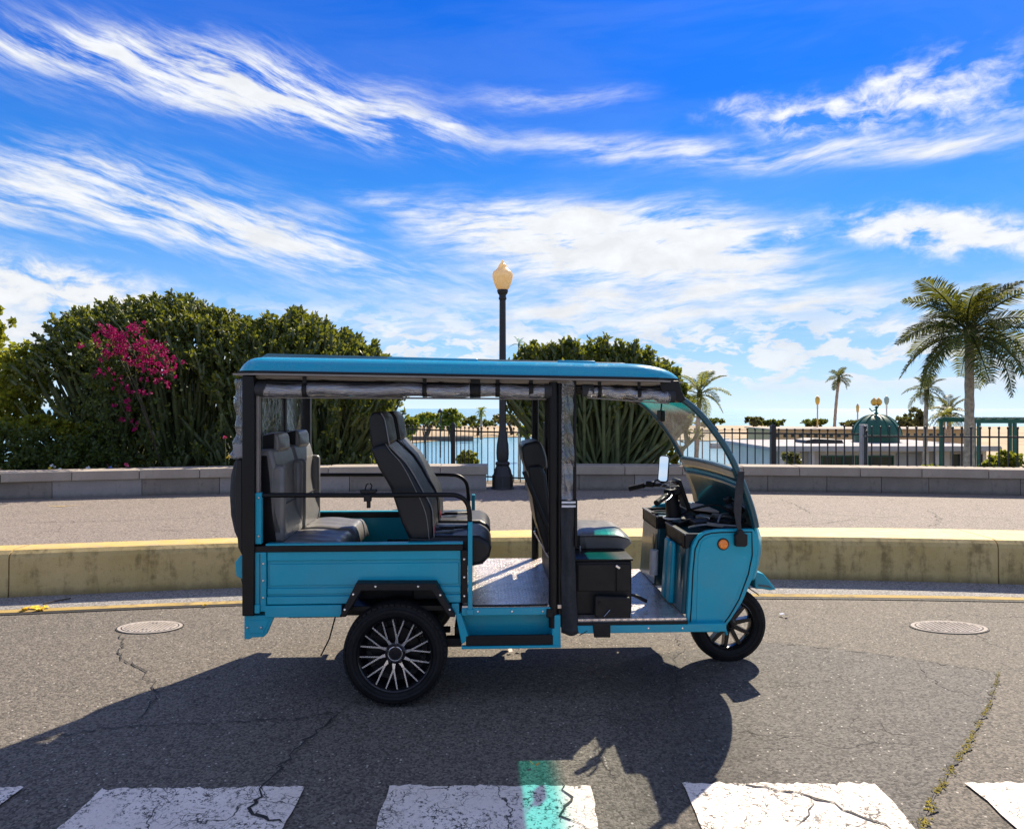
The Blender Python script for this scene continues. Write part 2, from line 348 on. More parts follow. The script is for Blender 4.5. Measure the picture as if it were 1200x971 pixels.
def mk_asphalt(name, c1, c2, tintp, speck, crack=0.0, fade=None):
    m_, t = mat(name); o = t.n('ShaderNodeTexCoord').outputs['Object']
    big = t.noise(o, .55, 5, .6); med = t.noise(o, 4, 6, .65); fine = t.noise(o, 95, 5, .7)
    vor = t.n('ShaderNodeTexVoronoi', {'Vector': o, 'Scale': 100.0}, feature='F1'); vd = vor.outputs['Distance']
    vc = t.n('ShaderNodeSeparateColor', {0: vor.outputs['Color']}).outputs[0]
    vor2 = t.n('ShaderNodeTexVoronoi', {'Vector': o, 'Scale': 48.0}, feature='F1')
    vc2 = t.n('ShaderNodeSeparateColor', {0: vor2.outputs['Color']}).outputs[0]
    base = t.mix(t.lin(t.m('ADD', t.m('MULTIPLY', big, .6), t.m('MULTIPLY', med, .4)), .35, .65), c1, c2)
    base = t.mix(t.lin(big, .45, .7, 0, .6), base, tintp)
    blot = t.noise(o, 1.7, 7, .75, .6); base = t.mix(t.lin(blot, .56, .72, 0, .45), base, tuple(c*.5 for c in c1)); base = t.mix(t.lin(blot, .30, .42, .30, 0), base, tuple(min(1, c*1.35) for c in c2))
    st = t.mix(vc, tuple(c*.30 for c in c1), tuple(min(1, c*2.0) for c in c2))
    base = t.mix(.66, base, st)
    light = t.m('MULTIPLY', t.m('GREATER_THAN', vc2, .93), t.m('LESS_THAN', vor2.outputs['Distance'], .25))
    base = t.mix(t.m('MULTIPLY', light, speck), base, (.50, .46, .40))
    h = t.m('ADD', t.m('MULTIPLY', vd, -.9), t.m('ADD', t.m('MULTIPLY', fine, .5), t.m('MULTIPLY', med, .4)))
    if crack:
        wv = t.n('ShaderNodeTexNoise', {'Vector': o, 'Scale': 2.5, 'Detail': 5.0}).outputs['Color']
        ov = t.n('ShaderNodeVectorMath', {0: o, 1: t.n('ShaderNodeVectorMath', {0: wv, 'Scale': .7}, operation='SCALE').outputs[0]}, operation='ADD').outputs[0]
        vk = t.n('ShaderNodeTexVoronoi', {'Vector': ov, 'Scale': crack}, feature='DISTANCE_TO_EDGE').outputs['Distance']
        gate = t.smooth(t.noise(o, .9, 3, .5), .50, .62)
        k = t.m('MULTIPLY', t.m('SUBTRACT', 1.0, t.smooth(vk, .002, .009)), gate)
        base = t.mix(t.m('MULTIPLY', k, .5), base, (.018, .015, .012)); h = t.m('SUBTRACT', h, t.m('MULTIPLY', k, 2.0))
    b = t.n('ShaderNodeBsdfPrincipled', {'Base Color': base, 'Roughness': t.lin(fine, .3, .7, .72, .95), 'Specular IOR Level': .35})
    t.set(b.inputs['Normal'], t.n('ShaderNodeBump', {'Height': h, 'Strength': .55, 'Distance': .006}))
    if fade:
        xx = t.n('ShaderNodeSeparateXYZ', {0: o}).outputs[0]
        k = t.smooth(t.m('ADD', xx, t.m('MULTIPLY', t.m('SUBTRACT', med, .5), .8)), fade[0], fade[1])
        b = t.n('ShaderNodeMixShader', {0: k, 1: t.n('ShaderNodeBsdfTransparent'), 2: b})
    t.n('ShaderNodeOutputMaterial', {0: b}); return m_
ROAD = mk_asphalt('road_asphalt', (.084, .074, .061), (.122, .107, .088), (.145, .120, .088), .8, crack=.9)
ROADP = mk_asphalt('patched_asphalt', (.072, .067, .060), (.102, .094, .083), (.104, .094, .08), .8, crack=1.4, fade=(.3, 1.4))
PROM = mk_asphalt('promenade_asphalt', (.145, .122, .103), (.192, .161, .136), (.19, .155, .126), .5, crack=1.6)
def mk_concrete(name, c1, c2, dirt, dirtlo=.5, zdark=None, bump=.35, sc_=1.0, streak=True):
    m_, t = mat(name); o = t.n('ShaderNodeTexCoord').outputs['Object']
    a = t.noise(o, 2.2*sc_, 7, .65); b_ = t.noise(o, 13*sc_, 7, .7); f = t.noise(o, 120*sc_, 4, .7)
    col = t.mix(t.lin(a, .35, .65), c1, c2)
    s2 = t.n('ShaderNodeMapping', {'Vector': o, 'Scale': (6*sc_, 6*sc_, .9*sc_) if streak else (3, 3, 3)}).outputs[0]
    st = t.noise(s2, 1.3, 7, .65)
    col = t.mix(t.m('MULTIPLY', t.smooth(t.m('ADD', t.m('MULTIPLY', st, .6), t.m('MULTIPLY', b_, .4)), dirtlo, dirtlo+.16), .75), col, dirt)
    pit = t.n('ShaderNodeTexVoronoi', {'Vector': o, 'Scale': 60.0*sc_}, feature='F1')
    pk = t.m('MULTIPLY', t.m('LESS_THAN', pit.outputs['Distance'], .16), t.m('GREATER_THAN', b_, .55))
    col = t.mix(t.m('MULTIPLY', pk, .6), col, tuple(c*.35 for c in dirt))
    col = t.mix(t.lin(f, .3, .7, .0, .35), col, tuple(c*.6 for c in c1))
    if zdark:
        z = t.n('ShaderNodeSeparateXYZ', {0: o}).outputs[2]
        k = t.m('SUBTRACT', 1.0, t.smooth(t.m('ADD', z, t.m('MULTIPLY', t.m('SUBTRACT', b_, .5), .12)), zdark[0], zdark[1]))
        col = t.mix(t.m('MULTIPLY', k, .7), col, dirt)
    b = t.n('ShaderNodeBsdfPrincipled', {'Base Color': col, 'Roughness': .88, 'Specular IOR Level': .3})
    t.set(b.inputs['Normal'], t.n('ShaderNodeBump', {'Height': t.m('ADD', t.m('MULTIPLY', b_, 1.0), t.m('MULTIPLY', f, .35)), 'Strength': bump, 'Distance': .012}))
    t.n('ShaderNodeOutputMaterial', {0: b}); return m_
KERBF = mk_concrete('ochre_stained_concrete', (.50, .37, .145), (.64, .49, .235), (.15, .11, .05), .475, (.0, .085))
def mk_yellow():
    m_, t = mat('worn_yellow_paint'); o = t.n('ShaderNodeTexCoord').outputs['Object']
    a = t.noise(o, 7, 7, .7); b_ = t.noise(t.n('ShaderNodeMapping', {'Vector': o, 'Scale': (2, 12, 12)}).outputs[0], 3, 7, .7)
    col = t.mix(t.lin(a, .3, .7), (.52, .34, .075), (.62, .44, .15))
    col = t.mix(t.smooth(b_, .50, .60), col, (.40, .31, .20))
    col = t.mix(t.smooth(t.noise(o, 30, 5, .7), .62, .7), col, (.20, .15, .08))
    b = t.n('ShaderNodeBsdfPrincipled', {'Base Color': col, 'Roughness': .7})
    t.set(b.inputs['Normal'], t.n('ShaderNodeBump', {'Height': b_, 'Strength': .3, 'Distance': .004}))
    t.n('ShaderNodeOutputMaterial', {0: b}); return m_
YEL = mk_yellow()
YELD = mk_concrete('faded_yellow_line', (.36, .25, .075), (.46, .33, .12), (.16, .13, .09), .47, None, .3, 1.0, False)
CAPM = mk_concrete('pale_cap_stone', (.32, .275, .225), (.42, .365, .30), (.15, .125, .10), .56, None, .25)
BLKM = mk_concrete('grey_wall_block', (.20, .175, .15), (.28, .245, .205), (.085, .075, .065), .54, (.40, .47), .3)
BLKM2 = mk_concrete('lighter_wall_block', (.27, .25, .235), (.34, .31, .285), (.12, .11, .10), .56, (.40, .47), .3)
GUT = mk_asphalt('gutter_concrete', (.15, .145, .14), (.22, .21, .20), (.18, .17, .16), .2)
TAR = simple('tar_seam', (.022, .020, .019), .8, 0, 0, .4, 20, .4, 60)
MOSS = simple('dry_moss', (.40, .31, .04), .95, 0, 0, .45, 50, .8, 150)
def mk_stripe():
    m_, t = mat('worn_white_paint'); o = t.n('ShaderNodeTexCoord').outputs['Object']
    wv = t.n('ShaderNodeTexNoise', {'Vector': o, 'Scale': 4.0, 'Detail': 5.0}).outputs['Color']
    ov = t.n('ShaderNodeVectorMath', {0: o, 1: t.n('ShaderNodeVectorMath', {0: wv, 'Scale': .35}, operation='SCALE').outputs[0]}, operation='ADD').outputs[0]
    vk = t.n('ShaderNodeTexVoronoi', {'Vector': ov, 'Scale': 13.0}, feature='DISTANCE_TO_EDGE').outputs['Distance']
    g1 = t.smooth(t.noise(o, 6.0, 4, .6), .50, .64)
    k1 = t.m('MULTIPLY', t.m('SUBTRACT', 1.0, t.smooth(vk, .012, .035)), t.m('MULTIPLY', g1, .85))
    vk2 = t.n('ShaderNodeTexVoronoi', {'Vector': ov, 'Scale': 26.0}, feature='DISTANCE_TO_EDGE').outputs['Distance']
    k2 = t.m('MULTIPLY', t.m('SUBTRACT', 1.0, t.smooth(vk2, .02, .05)), t.smooth(t.noise(o, 7.0, 5, .65), .50, .60))
    pn = t.noise(o, 60, 5, .75); k3 = t.m('MULTIPLY', t.smooth(pn, .55, .585), t.smooth(t.noise(o, 5, 4, .6), .36, .55))
    vk3 = t.n('ShaderNodeTexVoronoi', {'Vector': ov, 'Scale': 1.9}, feature='DISTANCE_TO_EDGE').outputs['Distance']
    k4 = t.m('MULTIPLY', t.m('SUBTRACT', 1.0, t.smooth(t.m('ADD', vk3, t.m('MULTIPLY', t.m('SUBTRACT', pn, .5), .02)), .003, .008)), t.smooth(t.noise(o, 2.3, 3, .5), .50, .56))
    k = t.m('MAXIMUM', t.m('MAXIMUM', k4, k1), t.m('MAXIMUM', k2, k3))
    col = t.mix(t.lin(t.noise(o, 5, 6, .6), .3, .7), (.74, .64, .55), (.86, .77, .68))
    col = t.mix(t.lin(t.noise(o, 140, 4, .7), .45, .75, 0, .5), col, (.45, .38, .33))
    col = t.mix(k, col, (.060, .052, .048))
    b = t.n('ShaderNodeBsdfPrincipled', {'Base Color': col, 'Roughness': .75})
    t.set(b.inputs['Normal'], t.n('ShaderNodeBump', {'Height': t.m('ADD', t.m('MULTIPLY', k, -1.0), t.m('MULTIPLY', pn, .5)), 'Strength': .5, 'Distance': .004}))
    t.n('ShaderNodeOutputMaterial', {0: b}); return m_
STRIPE = mk_stripe()
def mk_leaf(name, c1, c2, c3, trans=.45, sc_=3.0, rough=.5, glow=True):
    m_, t = mat(name); g = t.n('ShaderNodeNewGeometry')
    o = t.n('ShaderNodeTexCoord').outputs['Object']
    rnd = g.outputs['Random Per Island']
    col = t.ramp(rnd, [(0, c1), (.5, c2), (1, c3)])
    pt = t.noise(o, sc_, 4, .6)
    col = t.mix(t.lin(pt, .35, .65, .0, .55), col, c1)
    b = t.n('ShaderNodeBsdfPrincipled', {'Base Color': col, 'Roughness': rough, 'Specular IOR Level': .4})
    tr = t.n('ShaderNodeBsdfTranslucent', {0: t.mix(.5, col, (.30, .30, .02), 'ADD') if glow else col})
    t.n('ShaderNodeOutputMaterial', {0: t.n('ShaderNodeMixShader', {0: trans, 1: b, 2: tr})}); return m_
LF_EU = mk_leaf('spurge_leaf', (.026, .052, .007), (.060, .088, .011), (.25, .25, .025), .32)
ST_EU = simple('spurge_stem', (.075, .095, .030), .6, 0, 0, .4, 8, .4, 40)
LF_YG = mk_leaf('bright_leaf', (.06, .09, .010), (.13, .16, .018), (.26, .25, .03), .45)
LF_MG = mk_leaf('mid_green_leaf', (.025, .05, .010), (.05, .085, .016), (.10, .13, .02), .35)
LF_DG = mk_leaf('dull_olive_leaf', (.05, .055, .025), (.08, .085, .04), (.12, .12, .05), .3)
LF_PALM = mk_leaf('palm_leaflet', (.018, .030, .008), (.045, .058, .012), (.15, .13, .025), .30, 2.0, .75)
LF_SUN = mk_leaf('sunny_leaf', (.10, .13, .012), (.22, .24, .02), (.42, .38, .04), .5)
LF_PALMY = mk_leaf('yellow_green_palm_leaflet', (.06, .08, .012), (.13, .14, .02), (.24, .21, .035), .4, 2.0)
LF_PALE = mk_leaf('pale_blue_green_leaflet', (.10, .20, .20), (.16, .28, .27), (.2, .32, .3), .4, 2.0)
BRACT = mk_leaf('magenta_bract', (.18, .002, .05), (.40, .004, .11), (.62, .010, .20), .35, 5.0, .7, False)
TRUNK = simple('palm_trunk', (.36, .26, .18), .9, 0, 0, .45, 9, .8, 30)
WOOD = simple('bark', (.07, .055, .04), .9, 0, 0, .4, 9, .7, 30)
SAND = simple('dry_sand', (.34, .25, .14), .95, 0, 0, .25, .15, .3, 2)
SOIL = simple('garden_soil', (.13, .10, .06), .95, 0, 0, .4, 3, .6, 20)
def mk_water():
    m_, t = mat('water'); o = t.n('ShaderNodeTexCoord').outputs['Object']
    h = t.noise(t.n('ShaderNodeMapping', {'Vector': o, 'Scale': (1, 2.5, 1)}).outputs[0], .9, 6, .6)
    cl = t.mix(t.lin(t.noise(o, .02, 3, .5), .4, .6), (.10, .28, .40), (.17, .36, .46))
    b = t.n('ShaderNodeBsdfPrincipled', {'Base Color': cl, 'Roughness': .22, 'Specular IOR Level': .6})
    t.set(b.inputs['Normal'], t.n('ShaderNodeBump', {'Height': h, 'Strength': .25, 'Distance': .1}))
    t.n('ShaderNodeOutputMaterial', {0: b}); return m_
WATER = mk_water()
PLWHITE = simple('white_render', (.50, .48, .45), .8, 0, 0, .1, 2, .2, 30)
PLGREY = simple('grey_render', (.36, .36, .36), .8, 0, 0, .12, 2)
PLTAN = simple('sandy_render', (.46, .32, .16), .85, 0, 0, .12, 1)
ROOFG = simple('grey_roof_felt', (.30, .29, .30), .85, 0, 0, .2, .6, .2, 8)
DGREEN = simple('dark_green_paint', (.006, .085, .050), .5, 0, .0, .15, 4)
GLASSD = simple('dark_window', (.012, .030, .030), .12, 0, 0, .2, 2, 0)
IRON = simple('black_iron', (.012, .012, .014), .5, 0, 0, .3, 20, .3, 150)
LAMPG = None
def mk_lampglobe():
    m_, t = mat('amber_lamp_glass'); o = t.n('ShaderNodeTexCoord').outputs['Object']
    c = t.mix(t.lin(t.noise(o, 9, 4, .5), .3, .7), (.88, .68, .38), (.92, .78, .52))
    b = t.n('ShaderNodeBsdfPrincipled', {'Base Color': c, 'Roughness': .25, 'Coat Weight': .3}); tr = t.n('ShaderNodeBsdfTranslucent', {0: c})
    t.n('ShaderNodeOutputMaterial', {0: t.n('ShaderNodeMixShader', {0: .55, 1: b, 2: tr})}); return m_
LAMPG = mk_lampglobe()
MANH = mk_concrete('pale_iron_cover', (.34, .30, .26), (.46, .41, .36), (.13, .11, .09), .55, None, .3, 2.0)

# ================================================================== THE SETTING
def gp(px, py, z=0.0):                           # the ground point seen at (px,py) on level z
    Y = (CAMZ-z)*F/(py-HOR); return Vector(((px-600)/F*Y, Y, z))
def pathfn(knots, deg=3):
    xs = [(px-600)/F*d for px, d in knots]; ys = [d for _, d in knots]
    c = np.polyfit(xs, ys, deg); dc = np.polyder(c); lo, hi = min(xs), max(xs)
    def f(x):
        if x < lo: return float(np.polyval(c, lo)+np.clip(np.polyval(dc, lo), -.1, .1)*(x-lo))
        if x > hi: return float(np.polyval(c, hi)+np.clip(np.polyval(dc, hi), -.1, .1)*(x-hi))
        return float(np.polyval(c, x))
    return f
KF = pathfn([(0, 5.92), (200, 6.17), (450, 6.42), (600, 6.52), (900, 6.57), (1200, 6.36)])
KB = pathfn([(0, 6.16), (200, 6.42), (600, 6.95), (900, 7.08), (1200, 6.92)])
YL = pathfn([(0, 5.52), (200, 5.74), (600, 5.98), (900, 6.02), (1200, 5.90)])
WF = pathfn([(0, 9.3), (200, 9.63), (510, 10.38), (640, 10.48), (900, 10.07), (1200, 9.73)])
PZ = .41
XS = [x*.5 for x in range(-70, 71)]
def strip(name, fa, fb, za, zb, mats, kind='structure', parent=None, sub=1, thick=None):
    b = MB()
    for i in range(len(XS)-1):
        x0, x1 = XS[i], XS[i+1]
        b.add([(x0, fa(x0), za), (x1, fa(x1), za), (x1, fb(x1), zb), (x0, fb(x0), zb)], [(0, 1, 2, 3)])
    return b.obj(name, mats, parent, kind=kind)
b = MB().add([(-60, -40, 0), (60, -40, 0), (60, 7.2, 0), (-60, 7.2, 0)], [(0, 1, 2, 3)])
road = b.obj('road', ROAD, kind='structure')
strip('gutter', lambda x: YL(x)+.02, lambda x: KF(x)+.02, .004, .004, GUT)
strip('yellow_line', lambda x: YL(x)-.06, lambda x: YL(x)+.03, .008, .008, YELD)
strip('tar_seam', lambda x: YL(x)-.115, lambda x: YL(x)-.065, .006, .006, TAR)
strip('promenade', lambda x: KB(x)-.05, lambda x: WF(x)+.9, PZ-.006, PZ-.006, PROM)
# kerb: cast stretches between joints, ochre face, yellow painted top
kerb = tag(empty('kerb', (0, 6.4, 0)), kind='structure')
def kerb_piece(x0, x1):
    b = MB(); n = max(2, int((x1-x0)/.35)); prof = []
    for i in range(n+1):
        x = x0+.006+(x1-x0-.012)*i/n; f, k = KF(x), KB(x)
        w_ = random.uniform(-.004, .004)
        prof.append([(x, f, -.05), (x, f+.006+w_, .06), (x, f+.01, .335+w_), (x, f+.022, .375), (x, f+.055, .405), (x, f+.10, PZ+.002), (x, k, PZ), (x, k, -.05)])
    for i in range(n):
        for j in range(7):
            b.add([prof[i][j], prof[i+1][j], prof[i+1][j+1], prof[i][j+1]], [(0, 1, 2, 3)], 1 if j in (4, 5) else 0)
    b.add(prof[0], [tuple(range(8))]); b.add(prof[-1], [tuple(range(7, -1, -1))])
    me = b.mesh('kerb_stone', [KERBF, YEL], 50, fix=False); o = bpy.data.objects.new('kerb_stone', me); C.objects.link(o); o.parent = kerb; o.location = (0, -6.4, 0)
for x0, x1 in ((-34, -20), (-20, -12), (-12, -4.38), (-4.38, -.96), (-.96, 4.56), (4.56, 12), (12, 22), (22, 34)): kerb_piece(x0, x1)

# painted zebra bars
for (x0, x1) in ((-2.98, -2.12), (-1.775, -.905), (-.53, .342), (.745, 1.585), (1.985, 2.83), (-4.2, -3.4), (3.25, 4.1)):
    yf = 2.985+random.uniform(-.015, .015)
    if x0 < -1: yf -= .045
    b = MB(); N = 40; rnd = random.Random(int(x0*100)); jn = lambda a_: rnd.gauss(0, a_)
    ys = [.2+(yf-.2)*i/60 for i in range(61)]; wl = wr_ = 0; vs = []
    for i, y in enumerate(ys):
        wl = wl*.6+jn(.004); wr_ = wr_*.6+jn(.004)
        for j in range(N+1):
            x = x0+wl+(x1+wr_-x0-wl)*j/N; yy = y
            if i == 60: yy = y+jn(.006)+(x-x0)*.02*(1 if x0 < -1 else 0)
            vs.append((x, yy, .009))
    b.add(vs, [(i*(N+1)+j, i*(N+1)+j+1, (i+1)*(N+1)+j+1, (i+1)*(N+1)+j) for i in range(60) for j in range(N)])
    b.obj('zebra_stripe', STRIPE, kind='structure')
# patch of newer asphalt, then cracks
pp = [gp(*p) for p in ((640, 800), (770, 765), (900, 753), (1000, 763), (1060, 771), (1120, 781), (1171, 788), (1160, 825), (1130, 880), (1100, 925), (1078, 971))]
pp += [Vector((1.1, 1.6, 0)), Vector((.1, 1.6, 0))]
b = MB().add([(p.x, p.y, .0035) for p in pp], [tuple(range(len(pp)))]); b.obj('asphalt_patch', ROADP, kind='structure')
def crack(pxs, w0=.010, m_=None, z=.0065, name='crack', jit=.022, zl=0.0, par=None):
    P = [gp(*p, z=zl) for p in pxs]; pts = []
    for i in range(len(P)-1):
        n = max(2, int((P[i+1]-P[i]).length/.035))
        for k in range(n): pts.append(P[i].lerp(P[i+1], k/n)+Vector((random.uniform(-jit, jit), random.uniform(-jit, jit), 0))*(1 if k else .3))
    pts.append(P[-1]); b = MB(); vs = []
    for i, p in enumerate(pts):
        t = (pts[min(i+1, len(pts)-1)]-pts[max(i-1, 0)]).normalized(); nn = Vector((-t.y, t.x, 0))
        e = min(1, min(i, len(pts)-1-i)/4+.15); ww = w0*.62*random.uniform(.25, 1.25)*e
        vs += [p+nn*ww, p-nn*ww]
    vs = [(v.x, v.y, zl+z) for v in vs]
    b.add(vs, [(2*i, 2*i+1, 2*i+3, 2*i+2) for i in range(len(pts)-1)])
    return b.obj(name, m_ or TAR, kind='structure', fix=False)
crack([(0, 875), (40, 868), (100, 857), (165, 850), (270, 846), (350, 843), (410, 832)], .007)
crack([(142, 742), (143, 772), (165, 784), (180, 802), (184, 812), (172, 835), (160, 850)], .008)
crack([(400, 835), (345, 880), (318, 915), (298, 940), (292, 950), (312, 960), (345, 972)], .012, z=.0125)
crack([(905, 753), (1000, 763), (1060, 771), (1120, 781), (1171, 788)], .008)
crack([(1075, 775), (1085, 793), (1110, 808), (1165, 822)], .006)
crack([(1171, 788), (1160, 825), (1130, 880), (1100, 925), (1078, 971), (1060, 1010)], .010)
P = [gp(*p) for p in ((1171, 788), (1160, 825), (1130, 880), (1100, 925), (1078, 971), (1060, 1010))]; q = MB(); rnd = random.Random(5)
for i in range(len(P)-1):
    n = int((P[i+1]-P[i]).length/.0032)
    for k in range(n):
        fr_ = (i+k/n)/5; sp = .006+.012*fr_
        if math.sin(i*9+k*.11)+math.sin(k*.037+i) < -.9: continue
        c_ = P[i].lerp(P[i+1], k/n)+Vector((rnd.gauss(0, sp*.6), rnd.gauss(0, sp), .007)); r_ = rnd.uniform(.002, .0065)*(.6+fr_)
        vs = [c_+Vector((r_*math.cos(a_)*rnd.uniform(.6, 1.2), r_*math.sin(a_)*rnd.uniform(.6, 1.2), 0)) for a_ in (0, 1.2, 2.5, 3.8, 5.1)]
        q.add(vs+[c_+Vector((0, 0, r_*.7))], [(0, 1, 5), (1, 2, 5), (2, 3, 5), (3, 4, 5), (4, 0, 5)])
tag(q.obj('crack_moss', MOSS, fix=False, smooth=None), 'dry yellow moss growing along the long crack at lower right', 'moss', kind='stuff')
crack([(790, 742), (802, 762), (790, 772), (792, 800), (785, 830), (800, 850)], .006)
crack([(850, 915), (900, 925), (950, 935), (1000, 955), (1045, 975)], .013, z=.0125)
crack([(955, 935), (950, 952), (930, 972)], .005, z=.0125)
crack([(655, 918), (668, 940), (655, 958), (690, 975)], .010, z=.0125)
crack([(860, 855), (900, 862), (955, 865)], .004)
crack([(640, 835), (700, 840), (780, 850)], .004)
# promenade cracks
for c_ in ([(915, 584), (935, 592), (950, 601), (1000, 604), (1060, 606)], [(1085, 596), (1102, 607), (1096, 614), (1085, 617)], [(30, 612), (120, 610), (240, 606)], [(960, 582), (1000, 583)], [(1110, 604), (1190, 608)], [(910, 616), (950, 614), (1010, 607)]):
    crack(c_, .007, zl=PZ, z=-.001, jit=.03)
crack([(56, 592), (70, 593), (96, 591)], .03, YEL, -.001, 'yellow_mark', .02, zl=PZ)

# ---- bench walls beside the lamp
BWC = [simple('b', (1, 1, 1))]; MATS.pop('b')
def wall(x0, x1, label):
    root = empty('stone_bench_wall', ((x0+x1)/2, WF((x0+x1)/2), PZ)); tag(root, label, 'wall'); root['kind'] = 'structure'; del root['kind']
    M0 = root.location.copy()
    def stone(name, a, c_, z0, z1, yo0, yo1, m_, bev, j=.004):
        pa, pb = Vector((a, WF(a), 0)), Vector((c_, WF(c_), 0)); d = (pb-pa).normalized(); nn = Vector((-d.y, d.x, 0))
        L = (pb-pa).length/2-j; mid = (pa+pb)/2
        q = [MB()]; bb = q[0]; bb.box(-L, L, yo0+random.uniform(-.003, .003), yo1, z0, z1+random.uniform(-.003, .003))
        o = bb.obj(name, m_, root, bevel=bev); o.location = mid-Vector((M0.x, M0.y, M0.z)); o.rotation_euler = (0, 0, math.atan2(d.y, d.x))
        o.location.z = -PZ
    x = x0
    while x < x1-.05:
        L = random.uniform(.76, .90); e = x+L if x+L < x1-.4 else x1
        stone('cap_stone', x, e, .645, .775, -.03, .42, CAPM, .007); x = e
    x = x0+.03
    while x < x1-.08:
        L = random.uniform(.6, 1.35); e = x+L if x+L < x1-.4 else x1-.03
        stone('wall_block', x, e, PZ-.03, .643, .012, .38, BLKM2 if random.random() < .35 else BLKM, .004, .003); x = e
wall(-12.0, -.355, 'long low bench wall of grey stone blocks left of the street lamp, shrubs behind it')
wall(.17, 12.0, 'long low bench wall of grey stone blocks right of the street lamp, palm and fence behind it')

# ---- fence path and the garden strip behind the wall
FP = [((px-600)/F*d, d) for px, d in ((462, 15.0), (531, 13.6), (565, 12.9), (610, 12.6), (870, 12.3), (1009, 11.7), (1016, 10.9), (1200, 10.55), (1420, 10.3), (1700, 10.2))]
fx = [p[0] for p in FP]; fy = [p[1] for p in FP]
def FY(x): return float(np.interp(x, fx, fy)) if x >= fx[0] else 15.0
def flat_end(x): return float(np.interp(x, [-40, -3.6, -2.6, 40], [17.5, 17.5, 15.6, 15.6])) if x < fx[0] else max(FY(x)+.5, 11.4)
b = MB(); rows = []
for x in XS:
    e = flat_end(x); w0 = WF(x)+.36
    rows.append([(x, w0, .36), (x, w0+.35, .30), (x, e, .26+random.uniform(-.03, .03)), (x, e+.8, -.5), (x, e+4.0, -3.4), (x, e+9, -3.6)])
for i in range(len(rows)-1):
    for j in range(5): b.add([rows[i][j], rows[i+1][j], rows[i+1][j+1], rows[i][j+1]], [(0, 1, 2, 3)])
b.obj('garden_ground', SOIL, kind='structure')
b = MB().add([(-4500, 14, -3.0), (4500, 14, -3.0), (4500, 5200, -3.0), (-4500, 5200, -3.0)], [(0, 1, 2, 3)])
b.obj('water', WATER, kind='structure')
def land(name, pxs, z, m_):
    P = [gp(px, py, z) for px, py in pxs]; b = MB(); b.prismz([(p.x, p.y) for p in P], -3.4, z); return b.obj(name, m_, kind='structure')
land('sand_shore', [(200, 538), (400, 525), (440, 522), (500, 517), (560, 512), (640, 511), (720, 513), (830, 516), (900, 512), (900, 498.5), (200, 498.5)], -2.88, SAND)
land('sand_spit', [(560, 506), (900, 503), (1300, 503), (1300, 499.5), (560, 499.5)], -2.80, SAND)
land('harbour_ground', [(903, 640), (905, 503), (1500, 503), (1700, 640)], -2.70, SAND)
b = MB().box(-22, -5.5, 96, 97, -3.1, -2.35); tag(b.obj('sea_wall', BLKM, bevel=.05), 'low dark sea wall crossing the sand far behind the fence', 'wall')

# ---- iron fence
fence = empty('iron_fence', (0, 12.3, .26)); tag(fence, 'long black iron railing fence with ball tipped pickets behind the bench walls', 'fence')
pm = {}
for key, zt in (('a', 1.29), ('b', 1.36)):
    m1 = MB(); m1.box(-.0085, .0085, -.0085, .0085, 0, zt-.26-.03)
    m1.lathe([(.0, -.024), (.014, -.02), (.021, 0), (.014, .018), (0, .026)], c=(0, 0, zt-.26-.02), n=8)
    pm[key] = m1.mesh('picket', IRON, 50)
POSTX = [(531-600)/F*13.6, (903-600)/F*12.25, (1300-600)/F*10.4]
x = fx[0]; cum = [0]
for i in range(len(FP)-1): cum.append(cum[-1]+math.dist(FP[i], FP[i+1]))
s_ = 0.0; Tot = float(np.interp(12.0, fx, cum))
while s_ < Tot:
    X = float(np.interp(s_, cum, fx)); Y = float(np.interp(s_, cum, fy))
    if min(abs(X-p) for p in POSTX) > .07:
        o = inst(pm['b' if X > 5.7 else 'a'], 'picket', fence); o.location = (X, Y-12.3, 0)
    s_ += .132
for zz, hh in ((1.20, .014), (.36, .014)):
    pts = [Vector((a, c_-12.3, zz-.26)) for a, c_ in FP if a < 12]
    for i in range(len(pts)-1):
        d = (pts[i+1]-pts[i]); L = d.length/2; mid = (pts[i]+pts[i+1])/2; d.normalize(); nn = Vector((-d.y, d.x, 0))
        if i == 99: continue
        q = MB(); q.obox(mid, d*(L+.004), nn*.010, Vector((0, 0, hh))); q.obj('rail', IRON, fence)
for X in POSTX:
    Y = float(np.interp(X, fx, fy)); q = MB(); r_ = .042
    q.box(-r_, r_, -r_, r_, 0, 1.06); q.add([(-r_-.006, -r_-.006, 1.06), (r_+.006, -r_-.006, 1.06), (r_+.006, r_+.006, 1.06), (-r_-.006, r_+.006, 1.06), (0, 0, 1.12)], [(0, 1, 4), (1, 2, 4), (2, 3, 4), (3, 0, 4), (3, 2, 1, 0)])
    o = q.obj('fence_post', IRON, fence); o.location = (X, Y-12.3, 0)
X = (1012-600)/F*11.3; q = MB(); q.box(-.05, .05, -.05, .05, 0, 1.12); o = q.obj('fence_post', PLGREY, fence, bevel=.006, label='paler grey fence post'); o.location = (X, 11.3-12.3, 0)

